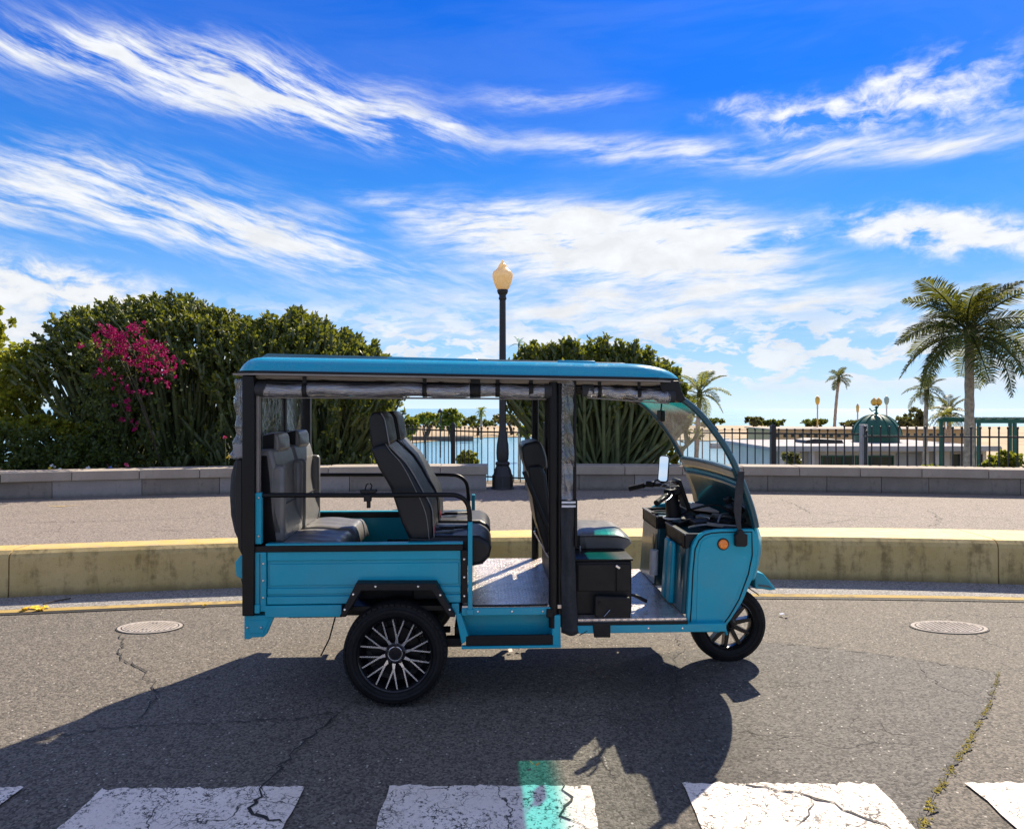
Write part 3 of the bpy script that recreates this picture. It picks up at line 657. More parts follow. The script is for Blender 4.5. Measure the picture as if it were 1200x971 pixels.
# ---- street lamp
LP = Vector(((589-600)/F*10.55, 10.55, PZ-.01)); lamp = empty('street_lamp', LP); tag(lamp, 'tall black street lamp with amber acorn globe standing in the gap of the bench wall', 'street lamp')
def zat(py, Y=10.55): return CAMZ+(HOR-py)/F*Y-LP.z
q = MB(); k = 10.55/800
prof8 = [(13.5*k, 0), (13.5*k, .02), (12.5*k, .03), (12.3*k, .21), (11*k, .23), (9.8*k, .30), (7.5*k, .36), (8.6*k, .385), (8.6*k, .41), (6.3*k, .43)]
q.lathe(prof8, n=8); q.obj('base', IRON, lamp, bevel=.006, smooth=30)
q = MB(); q.lathe([(6.0*k, .42), (7.0*k, .47), (7.4*k, .56), (6.9*k, .68), (5.0*k, .84), (4.3*k, .92), (4.0*k, 1.0), (4.1*k, 1.5), (3.7*k, zat(352)), (3.4*k, zat(349))], n=16); q.obj('pole', IRON, lamp, smooth=60)
q = MB(); q.lathe([(3.6*k, zat(352)), (4.8*k, zat(350)), (4.2*k, zat(348)), (4.0*k, zat(346)), (5.6*k, zat(344)), (6.6*k, zat(341)), (6.2*k, zat(339.5))], n=20); q.obj('collar', IRON, lamp, smooth=60)
gpf = smoothpath([Vector((r_*k, 0, zat(py))) for r_, py in ((5.4, 340.5), (8.2, 336.5), (10.6, 330.5), (11.9, 325), (12.0, 321.5), (10.8, 318.6), (8.4, 316.6), (6.2, 314.4), (4.9, 312.2), (4.3, 310.2), (2.6, 308.6), (1.7, 306.4), (.01, 304))], 5)
q = MB(); q.lathe([(max(p.x, 0), p.z) for p in gpf], n=36); q.obj('lamp_globe', LAMPG, lamp, smooth=180)

# ---- manholes, litter
def manhole(px, py, rx, ry, label):
    p = gp(px, py); root = empty('manhole_cover', p); tag(root, label, 'manhole cover', 'pale manhole covers in the road')
    for nm, r0, r1, z, m_ in (('frame_ring', .90, 1.0, .007, MANH), ('cover_plate', 0, .86, .009, MANH)):
        q = MB(); N = 40; vs = []
        for k in range(N):
            a = 2*math.pi*k/N; c_, s_ = math.cos(a), math.sin(a); vs += [(c_*rx*r1, s_*ry*r1, z), (c_*rx*r1, s_*ry*r1, -.01)] + ([(c_*rx*r0, s_*ry*r0, z)] if r0 else [])
        st = 3 if r0 else 2; fs = []
        for k in range(N):
            j = (k+1) % N; fs.append((k*st, j*st, j*st+1, k*st+1))
            if r0: fs.append((k*st, k*st+2, j*st+2, j*st))
        if not r0: fs.append(tuple(k*st for k in range(N)))
        q.add(vs, fs); q.obj(nm, m_, root)
    q = MB(); q.lathe([(.80, .0062), (1.05, .0062)], n=40); q.v = [(a*rx, b_*ry, .0055) for a, b_, c_ in q.v]; q.f = q.f[:40]; q.mi = q.mi[:40]; q.obj('dark_joint', TAR, root)
    q = MB()
    for i in range(-6, 7):
        for j in range(-6, 7):
            cx, cy = i/7*rx*.84, j/7*ry*.84
            if (cx/rx)**2+(cy/ry)**2 < .60: q.box(cx-rx*.035, cx+rx*.035, cy-ry*.035, cy+ry*.035, .009, .0125)
    q.obj('cast_pattern', MANH, root, kind='stuff')
    for k in range(2): q = MB(); q.box(-.03, .03, (-.5+k)*ry-.008, (-.5+k)*ry+.008, .006, .0105); q.obj('key_slot', TAR, root)
manhole(176, 735, .235, .145, 'oval pale manhole cover in the road left of the tricycle')
manhole(1112, 735, .275, .15, 'oval pale manhole cover in the road right of the tricycle, with worn rim')
def litter(name, px, py, size, m_, label, n=5, cat='litter', z=0.0, sy=.5):
    q = MB(); rnd = random.Random(px)
    for k in range(n):
        a = rnd.uniform(0, 6.28); c_ = Vector((rnd.uniform(-.5, .5)*size, rnd.uniform(-.5, .5)*size*sy, .012)); L = size*rnd.uniform(.3, .55); wd = L*.35
        d = Vector((math.cos(a), math.sin(a), rnd.uniform(-.1, .25))); nn = Vector((-d.y, d.x, 0))*wd
        u = c_+d*L*.5+Vector((0, 0, .012)); v = c_-d*L*.5
        q.add([v, c_+nn+Vector((0, 0, .01)), u, c_-nn], [(0, 1, 2), (0, 2, 3)])
    o = q.obj(name, m_, fix=False, smooth=None); o.location = gp(px, py, z)+Vector((0, 0, .004)); s = o.modifiers.new('thickness', 'SOLIDIFY'); s.thickness = .002
    tag(o, label, cat); return o
YLEAF = simple('yellow_dry_leaf', (.75, .48, .03), .7, 0, 0, .3, 40)
OLEAF = simple('orange_dry_leaf', (.65, .25, .04), .7, 0, 0, .3, 40)
litter('dead_leaves', 40, 715, .16, YLEAF, 'clump of bright yellow dead leaves by the road line at far left', 14)
litter('dead_leaf', 604, 765, .09, CARD, 'pale dry leaf on the road below the step of the tricycle', 3)
litter('dead_leaf', 627, 899, .05, OLEAF, 'tiny orange dead leaf on the shaded road above the middle zebra bar', 2)
litter('paper_scrap', 917, 723, .09, WHT, 'small white scrap with dark end on the road in front of the front wheel', 2)
litter('dead_leaf', 237, 712, .06, YLEAF, 'small yellow leaf on the road beside the tail of the tricycle', 3)
q = MB(); p0 = gp(50, 709); q.tube([p0+Vector((0, 0, .01)), p0+Vector((.06, .05, .02)), p0+Vector((.13, .16, .015))], .006, 6); tag(q.obj('twig', WOOD), 'dark twig lying behind the yellow dead leaves', 'twig')

# ================================================================== THE ELECTRIC TRICYCLE
VY, VT = 4.42, R(2.4)
veh = empty('electric_tricycle', (0, VY, 0), VT)
tag(veh, 'teal electric passenger tricycle with open sides, black seats and long roof, parked on the road', 'tricycle')
cv, sv = math.cos(VT), math.sin(VT)
def L(px, py, yl):
    """side-view point of the vehicle (x along it, z up) on its own lengthwise plane y = yl"""
    u = (px-600)/F; v = (HOR-py)/F
    t = (yl+cv*VY)/(cv-sv*u); X, Y = t*u, t
    return (cv*X+sv*(Y-VY), CAMZ+v*t)
def L3(px, py, yl): x, z = L(px, py, yl); return Vector((x, yl, z))
def LX(px, yl): return L(px, 478, yl)[0]
N_ = -.60                                          # near bodywork plane
def tubep(name, pts, r, m_=None, n=10, **k):
    q = MB(); q.tube(pts, r, n); return q.obj(name, m_ or BLK, k.pop('parent', veh), smooth=60, **k)
def boxp(name, x0, x1, y0, y1, z0, z1, m_, bev=.004, **k):
    q = MB(); q.box(min(x0, x1), max(x0, x1), min(y0, y1), max(y0, y1), min(z0, z1), max(z0, z1)); return q.obj(name, m_, k.pop('parent', veh), bevel=bev, **k)
def prismp(name, poly, y0, y1, m_, bev=.004, seg=2, **k):
    q = MB(); q.prism(poly, y0, y1); return q.obj(name, m_, k.pop('parent', veh), bevel=bev, seg=seg, **k)
def PL(pxs, yl): return [L(px, py, yl) for px, py in pxs]

# ---- roof
ra, rb = L(275, 434.5, -.66), L(802, 443.5, -.66)
def rz(x): return ra[1]+(rb[1]-ra[1])*(x-ra[0])/(rb[0]-ra[0])
RL = rb[0]-ra[0]
def roofpt(u, v):
    s = u; x = ra[0]+RL*s
    dr, df = (x-ra[0])/.13, (rb[0]-x)/.30
    kr = math.sqrt(max(0, 1-(1-min(1, dr))**2)); kf = math.sqrt(max(0, 1-(1-min(1, df))**2))**1.1
    hw = .655*(1-.10*(1-min(1, dr*1.0))**3-.16*(1-min(1, df))**3)
    y = -1+2*v; ay = abs(y); prof = .105-.035*ay**2 if ay < .86 else (.0791)*math.sqrt(max(0, 1-((ay-.86)/.14)**2.2))
    return Vector((x, y*hw, rz(x)+.004+(prof)*min(kr, kf)))
q = MB(); NU, NV = 70, 40
us = [0, .002, .005, .010, .016, .024, .034]+[.05+.80*i/40 for i in range(41)]+[.87, .89, .91, .93, .95, .965, .978, .988, .995, 1]
vs_ = [0, .004, .012, .022, .035, .05, .065, .08]+[.1+.8*i/20 for i in range(21)]+[.92, .935, .95, .965, .978, .988, .996, 1]
vv = [roofpt(u, v) for u in us for v in vs_]; nv = len(vs_)
q.add(vv, [(i*nv+j, (i+1)*nv+j, (i+1)*nv+j+1, i*nv+j+1) for i in range(len(us)-1) for j in range(nv-1)])
roof = q.obj('roof', PAINTR, veh, smooth=50)
# flat rib panels moulded along the near and far shoulder
for yl in (-.50, .50):
    for a, c_ in ((452, 560), (655, 700)):
        x0, x1 = LX(a, -.6), LX(c_, -.6); q = MB(); q.hexa([(xx, yy, rz(xx)+h_) for h_ in (.070, .0985) for xx, yy in ((x0, yl-.045), (x1, yl-.045), (x1, yl+.045), (x0, yl+.045))]); o = q.obj('roof_rib', PAINTR, roof, bevel=.008)
x0, x1 = L(303, 416, -.38)[0], L(756, 424, -.38)[0]
q = MB(); q.hexa([(x0, -.40, rz(x0)+.085), (x1, -.36, rz(x1)+.075), (x1, .36, rz(x1)+.075), (x0, .40, rz(x0)+.085), (x0+.04, -.36, rz(x0)+.119), (x1-.12, -.32, rz(x1)+.108), (x1-.12, .32, rz(x1)+.108), (x0+.04, .36, rz(x0)+.119)])
q.obj('raised_roof_panel', PAINTD, roof, bevel=.012)
def rimpoly(off, dz0, dz1, xa, xb):
    pts = []
    for s in [i/16 for i in range(17)]:
        x = xa+(xb-xa)*s; dr = (x-xa)/.13; df = (xb-x)/.26; hw = off*(1-.10*max(0, 1-dr)**3-.22*max(0, 1-df)**2.4); pts.append((x, hw))
    return pts
def roofslab(name, off, z0, z1, ea, eb, m_, parent):
    P = rimpoly(off, 0, 0, ra[0]-ea, rb[0]+eb); q = MB(); n = len(P); vs = []
    for x, h in P: vs += [(x, -h, rz(x)+z0), (x, h, rz(x)+z0), (x, -h, rz(x)+z1), (x, h, rz(x)+z1)]
    fs = []
    for i in range(n-1):
        a = i*4; b_ = a+4; fs += [(a, a+1, b_+1, b_), (a+2, b_+2, b_+3, a+3), (a, b_, b_+2, a+2), (a+1, a+3, b_+3, b_+1)]
    fs += [(0, 2, 3, 1), ((n-1)*4, (n-1)*4+1, (n-1)*4+3, (n-1)*4+2)]
    q.add(vs, fs); return q.obj(name, m_, parent, smooth=30)
roofslab('roof_gasket', .664, -.010, .004, .010, .012, BLKP, roof)
roofslab('roof_flange', .672, -.020, -.0105, .030, .030, LINER, roof)
q = MB(); q.box(ra[0]+.06, rb[0]-.12, -.60, .60, -.034, -.0205)
for i, v in enumerate(q.v): q.v[i] = (v[0], v[1], v[2]+rz(v[0]))
q.obj('roof_lining', LINER, roof)
for px in (300, 372, 440, 515, 585, 660, 730):
    x = LX(px, -.6)+(.02 if px == 300 else 0); z = rz(x)-.052; tubep('roof_crossbar', [(x, -.57, z), (x, .57, z)], .014)
for yl in (-.575, 0.0, .575):
    xa, xb = LX(300, -.6), LX(795, -.6); tubep('roof_rail', [(xa, yl, rz(xa)-.055), (xb-.04, yl, rz(xb)-.055)], .016)
# wires hanging under the lining
tubep('ceiling_wire', smoothpath([(LX(a, 0), -.35+.05*math.sin(a), rz(LX(a, 0))-.05-.015*(k % 2)) for k, a in enumerate((320, 380, 430, 500, 560, 620, 700))]), .003, BLKP, 5)
# front roof joint bracket
q = MB(); q.prism(PL([(772, 446), (796, 446), (799, 458), (804, 468), (798, 472), (787, 467), (776, 462)], -.60), -.60, -.50); q.obj('roof_bracket', BLKP, veh, bevel=.006)
q = MB(); q.prism(PL([(772, 446), (796, 446), (799, 458), (804, 468), (798, 472), (787, 467), (776, 462)], -.60), .48, .58); q.obj('roof_bracket', BLKP, veh, bevel=.006)
xh = L(790, 455, -.5)[0]; boxp('roof_header', xh-.07, xh+.03, -.50, .48, rz(xh)-.09, rz(xh)-.038, BLKP, .006)

# ---- rolled up clear vinyl side curtains
def roll(name, a, b_, yl, r, ya, yb, label=None):
    p0, p1 = L3(a, ya, yl), L3(b_, yb, yl); q = MB(); N = 40; pts = []; rr = []
    rnd = random.Random(int(a))
    for i in range(N+1):
        pts.append(p0.lerp(p1, i/N)+Vector((0, rnd.uniform(-.003, .003), -.006*math.sin(i*.55)))); rr.append(r*(1+.07*math.sin(i*1.3)+rnd.uniform(-.04, .04)))
    q.tube(pts, rr, 16); o = q.obj(name, ROLL, veh, smooth=180, label=label)
    tubep('curtain_hem', [p0+Vector((0, -.006, -r*1.25)), p1+Vector((0, -.006, -r*1.25))], .004, LINER, 6, parent=o)
    q = MB(); q.tube([p0+Vector((-.03, 0, 0)), p0+Vector((.035, 0, 0))], r*1.12, 14); q.obj('curtain_end', FABD, o, smooth=60)
    q = MB(); q.tube([p1+Vector((-.01, 0, 0)), p1+Vector((.03, 0, 0))], r*1.12, 14); q.obj('curtain_end', FABD, o, smooth=60); return o, p0, p1
def strap(px, yl, r, y, parent, w_=.012):
    c_ = L3(px, y, yl); q = MB(); pts = []; 
    for k in range(15):
        a = 2*math.pi*k/14; pts.append((c_.y+math.cos(a)*(r+.005), c_.z+math.sin(a)*(r+.006)))
    n = len(pts); vs = [(c_.x+s*w_, y_, z_) for y_, z_ in pts for s in (-1, 1)]
    q.add(vs, [(2*i, 2*i+1, 2*i+3, 2*i+2) for i in range(n-1)]); o = q.obj('curtain_strap', BLKP, parent, smooth=60); s = o.modifiers.new('thickness', 'SOLIDIFY'); s.thickness = .003
    q = MB(); q.box(c_.x-w_*.9, c_.x+w_*.9, c_.y-.004-r*.5, c_.y-r*.5, c_.z+r*.7, rz(c_.x)-.022); q.obj('strap_tail', BLKP, o)
r1, a1, b1 = roll('rolled_curtain', 306, 640, -.585, .037, 456, 458)
for px in (358, 498, 583, 622): strap(px, -.585, .037, 456.5, r1)
strap(557, -.585, .037, 457, r1, .030)
r2, a2, b2 = roll('rolled_curtain', 688, 784, -.585, .032, 457.5, 464.5)
for px, y in ((702, 458.5), (748, 461.5)): strap(px, -.585, .032, y, r2, .010)
r3, a3, b3 = roll('rolled_curtain', 360, 632, .585, .030, 459, 461)
# bracing wire along the rolls
# ---- posts
def post(px, y0, y1, yl, r, m_=BLK, name='roof_post', **k):
    x = LX(px, yl); return tubep(name, [(x, yl, L(px, y1, yl)[1]), (x, yl, L(px, y0, yl)[1])], r, m_, 12, **k)
x0, x1 = LX(285.5, -.60), LX(300, -.60); zb = L(290, 720, -.60)[1]
boxp('rear_post', x0, x1, -.628, -.57, zb, rz(x0)-.022, BLK, .006)
boxp('rear_post', x0, x1, .57, .628, zb, rz(x0)-.022, BLK, .006)
x2 = LX(306, -.57); boxp('rear_post_strip', LX(301.5, -.58), LX(305, -.58), -.60, -.565, L(303, 580, -.6)[1], rz(x0)-.06, LINER, .002)
x = LX(353, .60); 
boxp('rear_panel_frame', x0+.02, x0+.05, -.50, -.44, .9, rz(x)-.05, BLK, .004)
boxp('rear_panel_frame', x0+.02, x0+.05, .02, .06, .9, rz(x)-.05, BLK, .004)
x = LX(320, 0)
# rear clear window between the posts
q = MB(); q.grid(lambda a, b_: Vector((x0+.03+.012*math.sin(a*9+b_*4), -.55+1.1*a, .95+.80*b_)), 16, 10); q.obj('rear_clear_window', CLEAR, veh, smooth=180)
# near middle post with slim pole, clear strip and dark canvas skirt
xm0, xm1 = LX(645, -.60), LX(657, -.60)
zc = L(650, 735, -.6)[1]
tubep('middle_post', [((xm0+xm1)/2-.012, -.59, zc), ((xm0+xm1)/2-.012, -.59, rz(xm0)-.03)], .026, BLK, 16)
tubep('middle_post', [((xm0+xm1)/2+.024, -.585, zc), ((xm0+xm1)/2+.024, -.585, rz(xm0)-.03)], .013, BLK, 10)
tubep('middle_post', [(LX(627, .6), .59, zc), (LX(627, .6), .59, rz(xm0)-.03)], .026, BLK, 16)
tubep('middle_post', [(LX(640, .3), .20, .55), (LX(640, .3), .20, rz(xm0)-.03)], .020, BLK, 12)
tubep('slim_pole', [L3(673.5, 585, -.60), L3(673.5, 440, -.60)], .0095, BLK, 10)
xs0, xs1 = LX(658, -.60), LX(672.5, -.60)
def zpx(py, yl=-.60): return L(660, py, yl)[1]
q = MB(); q.grid(lambda a, b_: Vector((xs0+(xs1-xs0)*a, -.605+.012*math.sin(a*7+b_*11)+.006*math.sin(b_*31), zpx(585)+(zpx(446)-zpx(585))*b_)), 6, 30); cs = q.obj('clear_curtain_strip', CLEAR, veh, smooth=180)
q = MB()
for k in range(28): z = zpx(580)+(zpx(452)-zpx(580))*k/27; q.box(xs0+.002, xs0+.010, -.622, -.617, z, z+.012)
q.obj('zip_teeth', PIPE, cs, kind='stuff')
xa0, xa1 = LX(657, -.60), LX(674.5, -.60)
q = MB()
def skirt(a, b_):
    z = zpx(741)+(zpx(585)-zpx(741))*b_; k = 1-b_; xL = xa0+.004*k; xR = xa1-.004+.024*k**3
    return Vector((xL+(xR-xL)*a, -.612+.014*math.sin(a*6+1.5)+.006*math.sin(b_*14+a*5), z-.012*math.sin(math.pi*a)*k**6))
q.grid(skirt, 10, 26); o = q.obj('canvas_skirt', FABD, veh, smooth=180); s = o.modifiers.new('thickness', 'SOLIDIFY'); s.thickness = .006
for py in (587.5, 592): boxp('white_stripe', xa0+.002, xa1-.004, -.636, -.633, zpx(py+1.2), zpx(py-1.2), WHT, 0, parent=o)
tubep('slim_pole', [L3(674.8, 640, -.605), L3(674.8, 585, -.605)], .0085, BLK, 8)
boxp('post_foot', LX(640, -.6), LX(648, -.6), -.625, -.58, zpx(722), zpx(712), BLK, .004)

# ---- cargo bed (near side, far side, floor, tail)
BX0, BX1 = LX(300, N_), LX(552, N_)
zt, zb = L(420, 645, N_)[1], L(420, 707, N_)[1]; zfl = .545
flare_cut = [(397, 722), (418, 684), (510, 684), (533, 722)]
def bedside(yl, sgn):
    A_ = PL([(411, 706), (424, 686), (505, 686), (519, 706)], N_)
    pol = [(LX(313, N_), zb), (A_[0][0], zb), A_[1], A_[2], (A_[3][0], zb), (LX(540, N_), zb), (LX(540, N_), zt), (LX(313, N_), zt)]
    root = MB().prism(pol, min(yl+.006*sgn, yl+.026*sgn), max(yl+.006*sgn, yl+.026*sgn)).obj('bed_side', PAINT, veh, bevel=.002)
    X0, X1 = LX(313, N_), LX(540, N_)
    for ya, yb, off in ((644, 656, .0), (688, 695, .0), (697.5, 706.5, .004)):
        for xa_, xb_ in (((X0+.001, X1-.001),) if ya < 680 else ((X0+.001, LX(419 if ya < 690 else 411, N_)), (LX(510 if ya < 690 else 519, N_), X1-.001))):
            boxp('pressed_rib', xa_, xb_, yl-(.004+off)*sgn, yl+.005*sgn, L(420, yb, N_)[1], L(420, ya, N_)[1], PAINT, .0035, parent=root)
    q = MB(); za, zc_ = L(420, 688.5, N_)[1], L(420, 660, N_)[1]
    boxp('pressed_panel', X0+.012, X1-.012, yl-.001*sgn, yl+.0052*sgn, za+.016, zc_, PAINT, .003, parent=root)
    boxp('top_rail', LX(297, N_), X1+.012, yl-.014*sgn, yl+.040*sgn, L(420, 645.5, N_)[1], L(420, 638, N_)[1], BLK, .004, parent=root)
    boxp('rail_trim', LX(312, N_), X1+.012, yl-.010*sgn, yl+.034*sgn, L(420, 638, N_)[1]+.0005, L(420, 636, N_)[1], PAINT, .001, parent=root)
    boxp('corner_upright', LX(299, N_), LX(312.5, N_), yl-.012*sgn, yl+.03*sgn, L(300, 716, N_)[1], L(300, 646, N_)[1], PAINT, .004, parent=root)
    boxp('corner_seam', LX(304.5, N_), LX(306, N_), yl-.0135*sgn, yl-.010*sgn, L(300, 714, N_)[1], L(300, 648, N_)[1], PAINTD, 0, parent=root)
    boxp('hinge', LX(300, N_), LX(306, N_), yl-.026*sgn, yl-.012*sgn, L(300, 717, N_)[1], L(300, 707, N_)[1], PAINT, .003, parent=root)
    boxp('bed_upright', LX(299, N_), LX(307, N_), yl-.010*sgn, yl+.022*sgn, L(300, 637, N_)[1], L(300, 577, N_)[1], PAINT, .004, parent=root)
    boxp('end_strip', LX(540.5, N_), LX(548, N_), yl-.012*sgn, yl+.03*sgn, zb, zt, BLK, .003, parent=root)
    for xa_, xb_ in ((LX(311, N_), LX(401, N_)), (LX(529, N_), LX(538, N_))):
        boxp('lower_sill', xa_, xb_, yl-.012*sgn, yl+.035*sgn, L(420, 721.5, N_)[1], L(420, 707.6, N_)[1], PAINT, .004, parent=root)
    boxp('step_upright', LX(548.4, N_), LX(553.6, N_), yl-.018*sgn, yl+.02*sgn, L(550, 713, N_)[1], L(550, 611, N_)[1], PAINT, .003, parent=root)
    boxp('upright_foot', LX(547, N_), LX(555, N_), yl-.024*sgn, yl+.02*sgn, L(550, 719, N_)[1], L(550, 712.5, N_)[1], PAINT, .003, parent=root)
    return root
bedside(-.60, 1); bedside(.60, -1)
boxp('under_rail', LX(337, N_), LX(400, N_), -.58, -.54, L(420, 724, N_)[1], L(420, 721.6, N_)[1], BLK, .002)
boxp('bed_floor', BX0, LX(540, N_), -.574, .574, zfl-.03, zfl, BLK, .003)
boxp('tailgate', x0-.012, x0+.02, -.565, .565, L(300, 720, N_)[1], L(300, 640, N_)[1], PAINT, .004)
# inner lining of the far bed side is the paint of bed_side itself; rear skirt under the tail
q = MB(); q.prism(PL([(286.5, 720.5), (322, 720.5), (313, 742), (309, 746), (295, 746.5), (293, 748.5), (286.5, 748.5)], N_), -.605, -.575); sk = q.obj('tail_skirt', PAINT, veh, bevel=.004)
q = MB(); q.prism(PL([(291, 726), (316, 726), (309, 741), (293, 741)], N_), -.609, -.6055); q.obj('skirt_pressing', PAINT, sk, bevel=.002)
q = MB(); q.prism(PL([(286.5, 720.5), (322, 720.5), (313, 742), (309, 746), (295, 746.5), (293, 748.5), (286.5, 748.5)], N_), .575, .605); q.obj('tail_skirt', PAINT, veh, bevel=.004)
boxp('tail_beam', LX(287, N_), LX(300, N_), -.57, .57, L(300, 735, N_)[1], L(300, 721, N_)[1], PAINT, .004)
# rear lamp box at the tail
q = MB(); q.prism(PL([(279.5, 656), (286, 648), (289, 648), (289, 676), (281, 672)], -.5), -.56, -.40); q.obj('tail_lamp_box', PAINT, veh, bevel=.006)
q = MB(); q.prism(PL([(281, 674), (288, 676), (288, 694), (284, 688)], -.5), -.50, .5); q.obj('rear_bumper', BLKP, veh, bevel=.006)
# black padded rear backrest cover bulging behind, rolled clear rear curtain above
cvp = PL([(290, 533), (281, 533), (275, 541), (271, 556), (269.5, 580), (271, 604), (275, 622), (280, 634), (284, 642), (290, 644)], -.57)
MB().prism(cvp, -.585, .57).obj('rear_padded_cover', FABD, veh, bevel=.03, seg=4, smooth=60)
MB().prism(PL([(286, 538), (279, 538), (277, 560), (278, 600), (281, 640), (286, 650)], -.57), -.60, -.586).obj('cover_flap', LEA, veh, bevel=.006)
rcp = smoothpath([L3(281, 444, -.58), L3(280, 470, -.58), L3(282, 500, -.58), L3(279, 522, -.58), L3(276, 537, -.58)], 8)
q = MB(); q.tube(rcp, [.020+.006*math.sin(i*.9)+.010*(i/len(rcp)) for i in range(len(rcp))], 12); q.obj('gathered_clear_curtain', CLEAR, veh, smooth=180)
q = MB(); q.tube([p+Vector((.018, .01, 0)) for p in rcp], [.016+.006*math.sin(i*1.3) for i in range(len(rcp))], 10); q.obj('gathered_clear_curtain', ROLL, veh, smooth=180)
q = MB(); q.prism(PL([(274, 520), (288, 518), (289, 536), (276, 537)], -.58), -.61, -.55); q.obj('curtain_buckle', PIPE, veh, bevel=.01)
boxp('curtain_pole', LX(289, -.58)-.006, LX(289, -.58)+.004, -.60, -.585, 1.3, rz(x0)-.04, PIPE, .002)

# ---- wheel arch, chassis, step
q = MB(); outer = [(398, 722), (417.5, 682.5), (511, 682.5), (534, 722)]; inner = [(526, 722), (506, 691.5), (424, 691.5), (406, 722)]
Po, Pi = PL(outer, -.66), PL(inner, -.66)
q.prism([Po[0], Po[1], Pi[2], Pi[3]], -.675, -.55); q.prism([Po[1], Po[2], Pi[1], Pi[2]], -.675, -.55); q.prism([Po[2], Po[3], Pi[0], Pi[1]], -.675, -.55)
fl = q.obj('wheel_arch', BLKP, veh, bevel=.006)
c2 = fl.copy(); C.objects.link(c2); c2.scale = (1, -1, 1)
q = MB(); q.prism([Pi[3], Pi[2], Pi[1], Pi[0]], -.42, -.40); q.obj('arch_liner', BLKP, fl)
q = MB(); zt2 = Pi[1][1]; q.box(Pi[2][0], Pi[1][0], -.60, -.40, zt2, zt2+.01); q.obj('arch_top', BLKP, fl)
for yl in (-.35, .35):
    boxp('chassis_beam', LX(300, -.2), LX(640, -.2), yl-.03, yl+.03, .435, .50, BLK, .004)
boxp('chassis_crossbar', LX(535, -.2), LX(550, -.2), -.5, .5, .35, .40, BLK, .004)
boxp('rear_axle', -.70, -.64, -.46, .46, .26, .32, BLK, .01)
boxp('motor_housing', -.74, -.50, -.13, .13, .19, .40, BLKP, .02)
boxp('leaf_spring', LX(424, -.4), LX(528, -.4), -.44, -.39, .345, .372, BLK, .006)
boxp('battery_box', LX(560, 0)-.1, LX(640, 0), -.30, .30, .26, .45, BLKP, .01)
tubep('parking_chain', [L3(393, 722, -.55), L3(386, 748, -.55), L3(376, 768, -.53)], .0045, BLK, 6)
boxp('step_bracket', LX(523, -.55), LX(541, -.55), -.56, -.50, L(530, 757, -.55)[1], L(530, 747, -.55)[1], BLK, .003)
# step well
ys0 = -.605
sa, sb = L(537, 712, ys0), L(656, 712, ys0)
st = boxp('step_header', LX(541, ys0), LX(645, ys0), -.612, -.57, L(600, 720, ys0)[1], L(600, 711.5, ys0)[1], PAINT, .003)
q = MB(); q.prism(PL([(534, 718), (540, 718), (550, 748), (541, 754)], ys0), -.615, -.45); q.obj('step_side', PAINT, st, bevel=.003)
q = MB(); q.prism(PL([(648, 720), (656.5, 720), (657, 757), (650, 757), (646, 752)], ys0), -.615, -.45); q.obj('step_side', PAINT, st, bevel=.003)
boxp('step_back', LX(541, ys0), LX(650, ys0), -.50, -.485, L(600, 757, ys0)[1], L(600, 720, ys0)[1], PAINT, .002, parent=st)
boxp('step_tread', LX(547, ys0), LX(650, ys0), -.60, -.486, L(600, 752, ys0)[1], L(600, 750.5, ys0)[1], BLKP, .002, parent=st)
boxp('step_mat_edge', LX(546, ys0), LX(648, ys0), -.616, -.605, L(600, 755, ys0)[1], L(600, 743.5, ys0)[1], BLKP, .003, parent=st)
boxp('step_lip', LX(541, ys0), LX(657, ys0), -.622, -.59, L(600, 758.5, ys0)[1], L(600, 755.4, ys0)[1], PAINT, .003, parent=st)
# doorway tread plate floor
xf1 = LX(645, -.58)
boxp('doorway_floor', LX(541, ys0)+.002, xf1+.06, -.60, .60, zfl-.020, zfl+.002, PLATE, .002)
boxp('floor_edge', LX(554, ys0), LX(642, ys0), -.606, -.59, zfl-.004, zfl+.006, BLK, .002)

# ---- grab rails
def rail(yl, pts): tubep('grab_rail', smoothpath([L3(px, py, yl) for px, py in pts], 6), .0135, BLK, 12)
rail(-.585, [(305, 580), (360, 580), (450, 580), (520, 579.5), (537, 581), (546.5, 588), (550, 600), (550.5, 620), (550.5, 640)])
rail(.585, [(356, 556), (420, 556), (480, 556), (525, 556), (538, 558), (546, 565), (548.5, 578), (549, 600)])
q = MB(); c_ = L3(432, 577, -.585); q.obox(c_+Vector((0, 0, .01)), (.045, 0, 0), (0, .018, 0), (0, 0, .008)); q.obox(c_+Vector((-.005, 0, -.03)), (.020, 0, 0), (0, .018, 0), (0, 0, .018)); q.obox(c_+Vector((0, 0, -.065)), (.010, 0, 0), (0, .01, 0), (0, 0, .02))
hc = q.obj('cup_holder_clamp', BLKP, veh, bevel=.003, kind=None)
tubep('clamp_claw', [c_+Vector((-.02, 0, .015)), c_+Vector((-.012, 0, .045)), c_+Vector((.0, 0, .05))], .004, BLKP, 6, parent=hc)
tubep('clamp_claw', [c_+Vector((.012, 0, .015)), c_+Vector((.018, 0, .04)), c_+Vector((.008, 0, .052))], .004, BLKP, 6, parent=hc)

